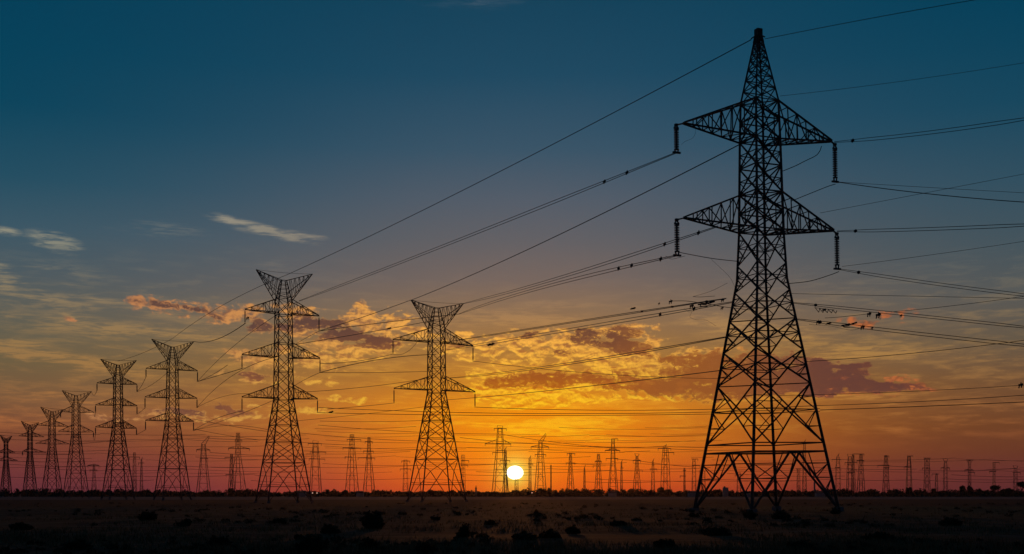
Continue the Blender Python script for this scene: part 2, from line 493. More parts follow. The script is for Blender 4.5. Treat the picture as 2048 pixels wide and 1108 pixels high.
# ------------------------------------------------------------------ ground
def make_ground():
    m = bpy.data.materials.new('field ground')
    m.use_nodes = True
    q = G(m.node_tree)
    L = m.node_tree.links
    b = m.node_tree.nodes['Principled BSDF']
    geo = q.n('ShaderNodeNewGeometry').outputs['Position']
    s = q.n('ShaderNodeSeparateXYZ')
    L.new(geo, s.inputs[0])
    gx, gy, gz = s.outputs
    big = q.noise(q.mapping(geo, (0, 0, 0), (0, 0, .1), (.02, .05, .05), 'POINT'), 1.0, 4, .6)
    med = q.noise(q.mapping(geo, (0, 0, 0), (0, 0, -.05), (.25, .5, .5), 'POINT'), 1.0, 6, .65)
    fine = q.noise(geo, 3.0, 5, .7)
    soil = q.mix(q.ss(med, .38, .62), (.008, .008, .005, 1), (.052, .046, .026, 1))
    soil = q.mix(q.ss(big, .45, .7), soil, (.026, .028, .016, 1))
    pale = q.m('MULTIPLY', q.ss(q.noise(q.mapping(geo, (9, 4, 0), (0, 0, .02), (.10, .42, .4), 'POINT'), 1.0, 5, .6), .58, .68), .7)
    soil = q.mix(pale, soil, (.085, .088, .075, 1))
    green = q.m('MULTIPLY', q.ss(gx, 12, 45), q.ss(gy, 60, 130))
    soil = q.mix(q.m('MULTIPLY', green, .7), soil, (.018, .045, .016, 1))
    # strips of far fields
    yy = q.m('ADD', gy, q.m('ADD', q.m('MULTIPLY', gx, -.12), q.m('MULTIPLY', q.noise(geo, .01, 3), 30.0)))
    soil = q.mix(q.ss(yy, 165, 195), soil, (.007, .008, .006, 1))
    soil = q.mix(q.ss(yy, 385, 405), soil, (.06, .062, .07, 1))
    c = q.mix(q.ss(fine, .3, .7, .0, .5), soil, (.010, .010, .008, 1))
    L.new(c, b.inputs['Base Color'])
    b.inputs['Roughness'].default_value = .95
    b.inputs['Specular IOR Level'].default_value = .05
    bp = q.n('ShaderNodeBump')
    bp.inputs['Strength'].default_value = .6
    bp.inputs['Distance'].default_value = .25
    L.new(q.m('ADD', med, q.m('MULTIPLY', fine, .3)), bp.inputs['Height'])
    L.new(bp.outputs[0], b.inputs['Normal'])
    xs = [-6000, -3000, -1500, -800, -400, -200, -120, -80, -50, -30, -15, 0, 15, 30, 50, 80, 120, 200, 400, 800, 1500, 3000, 6000]
    xs = sorted(set(xs + list(range(-80, 81, 4))))
    ys = sorted(set([-200, -60, -20, 0, 20] + list(range(30, 130, 3)) + list(range(130, 300, 12)) +
                    [320, 360, 420, 500, 650, 900, 1300, 2000, 3500, 6000]))
    rr = random.Random(3)
    from mathutils import noise as mn
    V = []
    for y in ys:
        for x in xs:
            near = 1.0 if (30 < y < 220 and abs(x) < 100) else 0.0
            z = near * .10 * mn.noise(Vector((x * .12, y * .12, 0)))
            V.append((x, y, z))
    nx = len(xs)
    Fc = [(j * nx + i, j * nx + i + 1, (j + 1) * nx + i + 1, (j + 1) * nx + i) for j in range(len(ys) - 1) for i in range(nx - 1)]
    me = bpy.data.meshes.new('ground')
    me.from_pydata(V, [], Fc)
    me.materials.append(m)
    o = bpy.data.objects.new('ground', me)
    COL.objects.link(o)
    tag(o, 'flat dark steppe field under the pylons', 'ground', kind='structure')


make_ground()

# ------------------------------------------------------------------ the setting sun
def make_sun():
    D = 9000.0
    m = bpy.data.materials.new('sun surface')
    m.use_nodes = True
    nt = m.node_tree
    nt.nodes.clear()
    e = nt.nodes.new('ShaderNodeEmission')
    lw = nt.nodes.new('ShaderNodeLayerWeight')
    lw.inputs[0].default_value = .5
    lr = nt.nodes.new('ShaderNodeValToRGB')
    lr.color_ramp.elements[0].position = .45
    lr.color_ramp.elements[0].color = (1, .96, .80, 1)
    lr.color_ramp.elements[1].position = .97
    lr.color_ramp.elements[1].color = (.30, .21, .045, 1)
    nt.links.new(lw.outputs['Facing'], lr.inputs[0])
    nt.links.new(lr.outputs[0], e.inputs[0])
    e.inputs[1].default_value = 4.0
    o_ = nt.nodes.new('ShaderNodeOutputMaterial')
    nt.links.new(e.outputs[0], o_.inputs[0])
    mb = MB()
    r = 17.0 / F * D
    prof = []
    for i in range(1, 24):
        a = -pi / 2 + pi * i / 24
        zz = sin(a)
        zz = zz * (.80 if zz < 0 else .84)
        prof.append((r * cos(a), r * zz))
    mb.lathe(prof, (0, 0, 0), 40)
    o = mb.build('sun', m, None, True)
    o.location = w3(1030, 945.5, D)
    tag(o, 'white-hot setting sun disc low over the tree line', 'sun', kind='structure')


make_sun()


# ------------------------------------------------------------------ lattice tower machinery
def interp(tab, z):
    if z <= tab[0][0]:
        return tab[0][1]
    for (a, ra), (b, rb) in zip(tab, tab[1:]):
        if z <= b:
            return ra + (rb - ra) * (z - a) / (b - a)
    return tab[-1][1]


class Tower:
    """square lattice mast; crossarms run along local x"""
    def __init__(self, name, px, D, yaw, Rtab, lean=0.0, y_arm=1):
        self.D = D
        self.R = Rtab
        self.root = empty(name, (w3(px, HZ, D).x, D, 0), (0, lean, radians(yaw)))
        self.M = Matrix.Translation(self.root.location) @ Euler((0, lean, radians(yaw))).to_matrix().to_4x4()

    def c(self, k, z):
        r = interp(self.R, z)
        a = pi / 4 + k * pi / 2
        return Vector((r * cos(a), r * sin(a), z))

    def world(self, p):
        return self.M @ Vector(p)

    def legs(self, zs, r, r2, mat_=None, foot=True):
        for k in range(4):
            mb = MB()
            prev = None
            zz = [zs[0]] + [z for z, _ in self.R if zs[0] < z < zs[1]] + [zs[1]]
            for a, b in zip(zz, zz[1:]):
                t0 = (a - zs[0]) / (zs[1] - zs[0])
                t1 = (b - zs[0]) / (zs[1] - zs[0])
                mb.bar(self.c(k, a), self.c(k, b), r + (r2 - r) * t0, r + (r2 - r) * t1)
            ob = mb.build('leg', M_STEEL, self.root)
            if foot:
                fb = MB()
                p = self.c(k, 0)
                fb.box((p.x, p.y, .12), (r * 5, r * 5, .5))
                fb.build('footing', M_CONC, ob)

    def xpanel(self, mb, k, z0, z1, r, sub=0, horiz=False):
        a0, b0 = self.c(k, z0), self.c(k + 1, z0)
        a1, b1 = self.c(k, z1), self.c(k + 1, z1)
        mb.bar(a0, b1, r)
        mb.bar(b0, a1, r)
        w0, w1 = (a0 - b0).length, (a1 - b1).length
        t = w0 / (w0 + w1)
        cr = a0.lerp(b1, t)
        if horiz:
            mb.bar(a0, b0, r)
        if sub >= 1:
            zc = cr.z
            mb.bar(self.c(k, zc), self.c(k + 1, zc), r * .7)
        if sub >= 2:
            for (kk, lo, hi) in ((k, a0, a1), (k + 1, b0, b1)):
                m0 = lo.lerp(cr, .5)
                m1 = hi.lerp(cr, .5)
                l0 = self.c(kk, (z0 + cr.z) / 2)
                l1 = self.c(kk, (z1 + cr.z) / 2)
                mb.bar(m0, l0, r * .6)
                mb.bar(m1, l1, r * .6)
                lc = self.c(kk, cr.z)
                mb.bar(m0, lc, r * .6)
                mb.bar(m1, lc, r * .6)
        return cr

    def arm(self, side, zb, zt, ztip, L, r, n=5, name='crossarm', ins=None, tipw=.12, ext=0.0):
        """triangular latticed crossarm; side is +1 or -1"""
        mb = MB()
        ka = (0, 3) if side > 0 else (1, 2)
        tb = [self.c(k, zb) for k in ka]
        tt = [self.c(k, zt) for k in ka]
        tip = Vector((side * L, 0, ztip))
        tips = [tip + Vector((0, tipw * (1 if p.y > 0 else -1), 0)) for p in tb]
        for i in range(2):
            mb.bar(tb[i], tips[i], r)
            mb.bar(tt[i], tips[i] + Vector((0, 0, .1)), r)
        mb.bar(tips[0] + Vector((-side * .3, 0, 0)), tips[1] + Vector((-side * .3, 0, 0)), r)
        fr = [1 - (1 - j / n) ** 1.0 for j in range(n + 1)]
        for i in range(2):
            for j in range(n):
                b0, b1 = tb[i].lerp(tips[i], fr[j]), tb[i].lerp(tips[i], fr[j + 1])
                t0, t1 = tt[i].lerp(tips[i], fr[j]), tt[i].lerp(tips[i], fr[j + 1])
                if j:
                    mb.bar(b0, t0, r * .6)
                if j < n - 1:
                    mb.bar(*((t0, b1) if j % 2 == 0 else (b0, t1)), r * .6)
        for j in range(n):
            p0, p1 = tb[0].lerp(tips[0], fr[j]), tb[1].lerp(tips[1], fr[j])
            q0, q1 = tb[0].lerp(tips[0], fr[j + 1]), tb[1].lerp(tips[1], fr[j + 1])
            mb.bar(p0, p1, r * .55)
            mb.bar(p0, q1, r * .5)
            if j < 2:
                mb.bar(p1, q0, r * .5)
        for j in range(1, n - 1):
            p0, p1 = tt[0].lerp(tips[0], fr[j]), tt[1].lerp(tips[1], fr[j])
            mb.bar(p0, p1, r * .5)
        if ext:
            e = tip + Vector((side * ext, 0, -.25))
            mb.bar(tip, e, r * .9)
            mb.box((e.x, e.y, e.z), (r * 4, r * 4, r * 3))
            tip = e
        ob = mb.build(name, M_STEEL, self.root)
        res = tip.copy()
        if ins:
            L_i, rad, nd = ins
            self.insulator(ob, tip + Vector((0, 0, -.05)), L_i, rad, nd)
            res = tip + Vector((0, 0, -L_i - .05))
        return self.world(res)

    def insulator(self, parent, top, L, rad, nd):
        mb = MB()
        x, y, z = top
        hw = rad * .16 + .015
        cap = L * .1
        if nd > 4:
            mb.bar((x, y, z), (x - rad, y, z - cap), hw)
            mb.bar((x, y, z), (x + rad, y, z - cap), hw)
            mb.bar((x - rad, y, z - cap), (x + rad, y, z - cap), hw * 1.4)
            mb.bar((x - rad * .7, y, z - L + cap), (x - rad * .5, y, z - L), hw)
            mb.bar((x + rad * .7, y, z - L + cap), (x + rad * .5, y, z - L), hw)
            mb.bar((x - rad * 1.6, y, z - L), (x + rad * 1.6, y, z - L), hw * 1.6)
            prof = []
            z0, z1 = z - L + cap, z - cap
            st = (z1 - z0) / nd
            for i in range(nd):
                zz = z0 + st * i
                prof += [(rad * .36, zz), (rad, zz + st * .08), (rad * .95, zz + st * .42), (rad * .36, zz + st * .5)]
            prof.append((rad * .3, z1))
            mb.lathe([(r_, zz - z) for r_, zz in prof], top, 10)
        else:
            mb.bar((x, y, z), (x, y, z - L), hw)
            mb.bar((x, y, z - L * .12), (x, y, z - L * .92), rad)
            mb.bar((x - rad * 2, y, z - L), (x + rad * 2, y, z - L), hw * 1.5)
        mb.build('insulator_string', M_INS, parent)


# ------------------------------------------------------------------ the big near pylon
DA = 124.0
SA = F / DA


def za(py):
    return CAMH + (HZ - py) / SA


RA = [(0, 7.42), (za(780), 4.86), (za(560), 2.56), (za(463), 2.28), (za(283), 2.07), (za(205), 1.93), (za(75), .33)]
TA = Tower('transmission_tower', 1530, DA, 23.5, RA, lean=radians(-0.95))
tag(TA.root, 'tall near lattice pylon with pointed peak and two wide crossarms', 'pylon', 'lattice pylons of the power lines')
TA.legs((0, za(75)), .145, .07)
br = MB()
zf = za(905)
# portal frame and inverted V bracing at the foot
for k in range(4):
    a, b = TA.c(k, zf), TA.c(k + 1, zf)
    mid_ = (a + b) / 2
    f0_, f1_ = TA.c(k, 0.15), TA.c(k + 1, 0.15)
    br.bar(a, b, .085)
    br.bar(f0_, mid_, .085)
    br.bar(f1_, mid_, .085)
    for kk, ff, aa in ((k, f0_, a), (k + 1, f1_, b)):
        for t, t2 in ((.3, .34), (.55, .55), (.8, .8)):
            p = ff.lerp(mid_, t)
            lp = TA.c(kk, zf * t2)
            br.bar(p, lp, .045)
        br.bar(ff.lerp(mid_, .3), TA.c(kk, zf * .55), .04)
        br.bar(ff.lerp(mid_, .55), TA.c(kk, zf * .8), .04)
        br.bar(ff.lerp(mid_, .55), ff.lerp(mid_, .55).lerp(Vector((0, 0, zf)), .0) + (mid_ - aa) * .28 + Vector((0, 0, zf * .43)), .04)
    # diaphragm
    br.bar(mid_, (TA.c(k + 1, zf) + TA.c(k + 2, zf)) / 2, .06)
lvl = [za(y) for y in (888, 770, 703, 640, 583, 530, 463)]
for i, (a, b) in enumerate(zip(lvl, lvl[1:])):
    for k in range(4):
        TA.xpanel(br, k, a, b, .062 if i < 3 else .052, 2, i == 0)
for (a, b, rr) in [(za(463), za(426), .06), (za(426), za(388), .06), (za(388), za(336), .06), (za(336), za(283), .06),
                   (za(283), za(244), .055), (za(244), za(207), .055)]:
    for k in range(4):
        TA.xpanel(br, k, a, b, rr, 1 if b - a > 2.2 else 0, True)
        if b - a > 2.2:
            zc = (a + b) / 2
            for kk in (k, k + 1):
                p = TA.c(kk, a).lerp(TA.c(k + (1 if kk == k else 0), b), .25)
                br.bar(p, TA.c(kk, zc), .035)
for a, b in zip([za(y) for y in (207, 182, 160, 140, 122, 108, 96, 86)], [za(y) for y in (182, 160, 140, 122, 108, 96, 86, 76)]):
    for k in range(4):
        TA.xpanel(br, k, a, b, .04, 0, True)
for z in (za(463), za(388), za(283), za(207), za(640), za(770)):
    br.bar(TA.c(0, z), TA.c(2, z), .05)
    br.bar(TA.c(1, z), TA.c(3, z), .05)
br.build('bracing', M_STEEL, TA.root)
pk = MB()
zp = za(76)
pk.box((0, 0, zp + .35), (.62, .62, .9))
pk.bar((0, 0, zp + .3), (-.9, 0, zp - .3), .06)
pk.bar((0, 0, zp + .3), (.8, 0, zp + .1), .05)
for k in range(4):
    pk.bar(TA.c(k, zp - .6) * 1.0, TA.c(k, zp) * 1.0, .1)
pk.build('peak_cap', M_STEEL, TA.root)
ins = {}
LA = 9.1
ins['UL'] = TA.arm(-1, za(283), za(207), za(267), LA, .074, 6, ins=(2.7, .27, 9), ext=.9)
ins['UR'] = TA.arm(1, za(283), za(207), za(267), LA, .074, 6, ins=(3.9, .27, 13), ext=.45)
ins['LL'] = TA.arm(-1, za(463), za(388), za(450), LA + .1, .074, 6, ins=(3.5, .27, 12), ext=.9)
ins['LR'] = TA.arm(1, za(463), za(388), za(450), LA + .1, .074, 6, ins=(3.7, .27, 12), ext=.45)
st = MB()
p = TA.c(0, za(497))
st.bar(p, p + Vector((1.3, .1, .35)), .05)
st.build('antenna_stub', M_STEEL, TA.root)
for k_, v_ in ins.items():
    print('ins', k_, 1024 + v_.x / v_.y * F, HZ - (v_.z - CAMH) / v_.y * F)


# ------------------------------------------------------------------ the row of horned pylons
def horned(px, H, arms, yhorn, xh, ycap, ybase_half, yknee, wk, wt, label, inner=.50, det=2, lean=0, dpx=0, cols=None):
    """px axis column; D from height; arms: (tipL_x, tipL_y, tipR_x, tipR_y, yrt, yrb); pixel widths are half diagonals"""
    D = H
    s = F / D
    Z = lambda y: CAMH + (HZ - y) / s
    phi = math.atan(inner)
    tt_ = (px - 1024) / F
    yaw = 45 - math.degrees(phi) - math.degrees(math.atan(tt_))
    cf = cos(phi) * sqrt(1 + tt_ * tt_)
    ztop = Z(ycap)
    R = [(0, ybase_half / s / cf), (Z(yknee), wk / s / cf), (Z(yhorn[1] + (yhorn[1] - ycap) * .02), wt / s / cf), (ztop, wt * .36 / s / cf)]
    T = Tower('transmission_tower', px, D, yaw, R, lean)
    T.root['label'] = label
    T.root['category'] = 'pylon'
    T.root['group'] = 'lattice pylons of the power lines'
    u = 1.0 / s                        # metres per photo pixel
    rl = (1.0 if px > 400 else .8 if det > 1 else .6) * u
    T.legs((0, ztop), rl, rl * .75)
    b = MB()
    rb = (.56 if px > 400 else .42 if det > 1 else .32) * u
    zk = Z(yknee)
    z1 = zk * .15
    zs = []
    # foot: inverted V with sub members
    for k in range(4):
        a, c_ = T.c(k, z1 * 1.05), T.c(k + 1, z1 * 1.05)
        f0, f1 = T.c(k, .1), T.c(k + 1, .1)
        m_ = (T.c(k, z1 * 1.9) + T.c(k + 1, z1 * 1.9)) / 2
        b.bar(f0, m_, rb)
        b.bar(f1, m_, rb)
        if det > 0:
            b.bar(a, c_, rb * .7)
            b.bar(f0.lerp(m_, .6), T.c(k, z1 * 1.2), rb * .7)
            b.bar(f1.lerp(m_, .6), T.c(k + 1, z1 * 1.2), rb * .7)
            b.bar(m_, T.c(k, z1 * 2.6), rb * .9)
            b.bar(m_, T.c(k + 1, z1 * 2.6), rb * .9)
    z = z1 * 2.6
    while z < zk * .985:
        w = (T.c(0, z) - T.c(1, z)).length
        z2 = min(zk, z + max(w * (.62 if px > 400 else .78), 1.6))
        if zk - z2 < w * .3:
            z2 = zk
        for k in range(4):
            T.xpanel(b, k, z, z2, rb, 0, True)
            if det > 1 and z2 - z > 2.4:
                zc = (z + z2) / 2
                b.bar(T.c(k, z).lerp(T.c(k + 1, z2), .25), T.c(k, zc), rb * .7)
                b.bar(T.c(k + 1, z).lerp(T.c(k, z2), .25), T.c(k + 1, zc), rb * .7)
        z = z2
    zn = Z(yhorn[1])
    w = (T.c(0, zk) - T.c(1, zk)).length
    n = max(3, int(round((zn - zk) / (w * (.85 if px > 400 else 1.1)))))
    for i in range(n):
        for k in range(4):
            T.xpanel(b, k, zk + (zn - zk) * i / n, zk + (zn - zk) * (i + 1) / n, rb * .9, 0, i % 2 == 0)
    n = 5 if det > 1 else 3
    for i in range(n):
        for k in range(4):
            za_, zb_ = zn + (ztop - zn) * i / n, zn + (ztop - zn) * (i + 1) / n
            b.bar(T.c(k, zb_), T.c(k + 1, zb_), rb * .7)
            if i < 2 or k % 2:
                b.bar(T.c(k, za_), T.c(k + 1, zb_), rb * (.6 if i < 2 else .35))
    b.build('bracing', M_STEEL, T.root)
    cy, sy = cos(radians(yaw)), sin(radians(yaw))

    def reach(sd, tx):
        k = (tx - 1024) / F
        L = (k * D - tt_ * D) / (sd * (cy - k * sy))
        return L, D + sd * L * sy
    tips = []
    # horns
    for sd, tx, ty in ((-1, xh[0], xh[1]), (1, xh[2], xh[3])):
        Lh, dep = reach(sd, tx)
        zt = CAMH + (HZ - ty) * dep / F
        hb = MB()
        ka = (0, 3) if sd > 0 else (1, 2)
        tip = Vector((sd * Lh, 0, zt))
        lo = [T.c(k, zn) for k in ka]
        hi = [T.c(k, ztop) for k in ka]
        mdl = [T.c(k, zn + (ztop - zn) * .45) for k in ka]
        for i in range(2):
            hb.bar(lo[i], tip, rb * 1.1)
            hb.bar(hi[i], tip, rb * .95)
            if det > 0:
                hb.bar(mdl[i], tip, rb * .7)
            m = 6 if det > 1 else 4
            for j in range(1, m):
                t = j / m
                hb.bar(lo[i].lerp(tip, t), hi[i].lerp(tip, t), rb * .55)
                if det > 0:
                    hb.bar(lo[i].lerp(tip, t - 1 / m), hi[i].lerp(tip, t), rb * .5)
        for j in range(1, 5):
            t = j / 5
            hb.bar(lo[0].lerp(tip, t), lo[1].lerp(tip, t), rb * .5)
        hb.build('earth_wire_horn', M_STEEL, T.root)
        tips.append(T.world(tip))
    # slim tie between the horns
    hw = [T.M.inverted() @ t for t in tips]
    tie = MB()
    tie.path([hw[0].lerp(hw[1], t) + Vector((0, 0, -1.6 * 4 * t * (1 - t) * (F / D / 10.0) ** 0 * .12)) for t in [i / 8 for i in range(9)]], .28 * u, 4)
    tie.build('horn_tie', M_WIRE, T.root)
    pts = []
    for (lx, ly, rx, ry, yt, yb, iL, iR) in arms:
        for sd, tx, ty, il in ((-1, lx, ly, iL), (1, rx, ry, iR)):
            L, dep = reach(sd, tx)
            zt = CAMH + (HZ - ty) * dep / F
            pts.append(T.arm(sd, Z(yb), Z(yt), zt, L, rb * 1.15, 5 if det > 1 else 3, ins=(il * u, .8 * u, 3) if il else None, tipw=.06))
    return T, tips, pts


B, Bh, Bp = horned(567, 235.0, [(490, 619, 638, 632, 598, 627, 27, 30), (484, 709, 640, 717, 686, 715, 27, 28), (484, 794, 635, 798, 770, 797, 27, 27)],
                   (0, 603), (512, 539, 625, 548), 561, 56.5, 800, 20, 17.0,
                   'largest of the left horned pylons with three crossarms', inner=.52)
C, Ch, Cp = horned(873, 268.0, [(786, 679, 946, 692, 657, 684, 28, 30), (788, 777, 950, 784, 753, 780, 28, 30)],
                   (0, 658), (822, 600, 927, 607), 616, 59, 786, 18.5, 17.0,
                   'horned pylon with only two crossarms standing left of the setting sun', inner=.48)
D_, Dh, Dp = horned(345, 335.0, [(292, 737, 395, 742, 720, 739, 16, 21), (290, 794, 394, 797, 777, 796, 21, 18), (291, 841, 387, 843, 826, 842, 18, 18)],
                    (0, 722), (303, 678, 388, 683), 694, 37.5, 838, 13.5, 11.0,
                    'three-armed horned pylon just left of the largest horned one', inner=.5)
E_, Eh, Ep = horned(236, 383.0, [(194, 766, 274, 769, 754, 768, 14, 14), (191, 810, 274, 812, 796, 811, 14, 16), (191, 854, 273, 857, 840, 856, 14, 12)],
                    (0, 755), (201, 718, 273, 721), 730, 33, 845, 10, 9.0,
                    'three-armed horned pylon, fourth counting from the left edge of row', inner=.5)
F_, Fh, Fp = horned(152, 498.0, [(121, 823, 188, 825, 811, 825, 11, 0), (117, 863, 187, 864, 850, 864, 0, 10)],
                    (0, 812), (124, 781, 183, 783), 791, 26.5, 868, 9, 8,
                    'two-armed horned pylon between the fourth and the sixth of the left row', inner=.5, det=1)
G_, Gh, Gp = horned(104, 590.0, [(75, 850, 136, 853, 841, 852, 0, 0), (71, 887, 138, 888, 878, 888, 0, 0)],
                    (0, 842), (81, 814, 128, 819), 823, 22, 895, 8, 6.5,
                    'thin two-armed horned pylon, third from the left edge of the picture', inner=.5, det=1)
H_, Hh, Hp = horned(60, 680.0, [(38, 872, 88, 874, 864, 873, 0, 0), (45, 903, 92, 905, 897, 904, 7, 0)],
                    (0, 865), (42, 842, 78, 845), 850, 15.5, 910, 5.5, 5,
                    'small horned pylon with two crossarms, second from the left picture edge', inner=.5, det=1)
I_, Ih, Ip = horned(12, 760.0, [(-6, 905, 30, 905, 898, 906, 7, 0), (-10, 921, 35, 921, 915, 921, 0, 0)],
                    (0, 887), (0, 870, 24, 872), 877, 12.5, 925, 5, 4,
                    'smallest horned pylon at the left edge of the picture', inner=.5, det=1)

# ------------------------------------------------------------------ far pylons along the horizon
def far_tower(px, ytop, hb, arms, label, D=1000.0, wtop=2.2, yk=None, top='flat', name='transmission_tower', lean=0.0, th=1.0):
    s = F / D
    u = 1 / s
    wtop *= 1.45
    hb *= 1.05
    Z = lambda y: CAMH + (HZ - y) / s
    yk = yk or (ytop + (985 - ytop) * .38)
    cf = cos(radians(32))
    phi = radians(random.choice((20, 26, 32)))
    cf = cos(phi)
    R = [(0, hb * u / cf), (Z(yk), min(wtop * 1.35, hb * .75) * u / cf), (Z(ytop), wtop * .8 * u / cf)]
    T = Tower(name, px, D, 45 - math.degrees(phi) - math.degrees(math.atan((px - 1024) / F)), R, lean)
    tag(T.root, label, 'pylon', 'far lattice pylons along the horizon')
    slim = hb < 6.2
    T.legs((0, Z(ytop)), (.30 if slim else .46) * u * th, (.24 if slim else .34) * u * th, foot=False)
    b = MB()
    z = 0
    i = 0
    zt = Z(ytop)
    while z < zt * .98:
        w = (T.c(0, z) - T.c(1, z)).length
        z2 = min(zt, z + max(w * (1.05 if hb > 6 else 1.3), (7 if slim else 5.5) * u))
        for k in range(4):
            p0, p1 = T.c(k, z2), T.c(k + 1, z2)
            b.bar(p0, p1, .24 * u * th)
            if (i + k) % 2 == 0 and not (slim and k > 1):
                b.bar(T.c(k, z), p1, .17 * u * th)
            elif z < zt * .3:
                b.bar(T.c(k + 1, z), p0, .17 * u * th)
        i += 1
        z = z2
    if top == 'spike':
        b.bar((0, 0, zt), (2 * u, 0, zt + 7 * u), .35 * u)
        b.bar((-wtop * u, 0, zt), (2 * u, 0, zt + 6 * u), .3 * u)
    if top == 'horns':
        b.bar((-wtop * u, 0, zt), (-5 * u, 0, zt + 5 * u), .35 * u)
        b.bar((wtop * u, 0, zt), (5 * u, 0, zt + 4 * u), .35 * u)
        b.bar((-5 * u, 0, zt + 5 * u), (5 * u, 0, zt + 4 * u), .2 * u)
    if top == 'slant':
        b.bar((-wtop * u, 0, zt), (wtop * u * 1.5 + 4 * u, 0, zt + 17 * u), .4 * u)
        b.bar((wtop * u, 0, zt), (wtop * u * 1.5 + 5 * u, 0, zt + 15 * u), .4 * u)
        for j in range(1, 5):
            t = j / 5
            b.bar(Vector((-wtop * u, 0, zt)).lerp(Vector((wtop * u * 1.5 + 4 * u, 0, zt + 17 * u)), t),
                  Vector((wtop * u, 0, zt)).lerp(Vector((wtop * u * 1.5 + 5 * u, 0, zt + 15 * u)), t - .1), .2 * u)
    if top == 'flag':
        b.bar((-wtop * u, 0, zt), (10 * u, 0, zt + .5 * u), .55 * u)
        b.bar((10 * u, 0, zt), (10 * u, 0, zt - 4 * u), .25 * u)
    if top == 'bar':
        b.bar((-7 * u, 0, zt), (8 * u, 0, zt), .4 * u)
        b.bar((-6 * u, 0, zt), (-wtop * u, 0, zt - 5 * u), .25 * u)
        b.bar((7 * u, 0, zt), (wtop * u, 0, zt - 5 * u), .25 * u)
    b.build('bracing', M_STEEL, T.root)
    cy = cos(radians(45) - phi)
    for (y, lx, rx, tri) in arms:
        a = MB()
        za_ = Z(y)
        l, r = (lx - px) * u / cy, (rx - px) * u / cy
        wv = Vector((0, .4 * u, 0))
        w = wtop * u
        a.bar((l, 0, za_), (r, 0, za_), .58 * u * th)
        if tri:
            a.bar((l, 0, za_ + .3 * u), (-w, 0, za_ + tri * u), .46 * u)
            a.bar((r, 0, za_ + .3 * u), (w, 0, za_ + tri * u), .46 * u)
            for t in (.35, .65):
                a.bar((l + (-w - l) * t, 0, za_), (l + (-w - l) * t, 0, za_ + tri * u * t), .2 * u)
                a.bar((r + (w - r) * t, 0, za_), (r + (w - r) * t, 0, za_ + tri * u * t), .2 * u)
        ao = a.build('crossarm', M_STEEL, T.root)
        if abs(l) > 6 * u:
            h = MB()
            h.bar((l + .4 * u, 0, za_), (l + .4 * u, 0, za_ - 4.5 * u), .3 * u)
            h.build('insulator_string', M_INS, ao)
        if abs(r) > 6 * u:
            h = MB()
            h.bar((r - .4 * u, 0, za_), (r - .4 * u, 0, za_ - 4.5 * u), .3 * u)
            h.build('insulator_string', M_INS, ao)
    return T


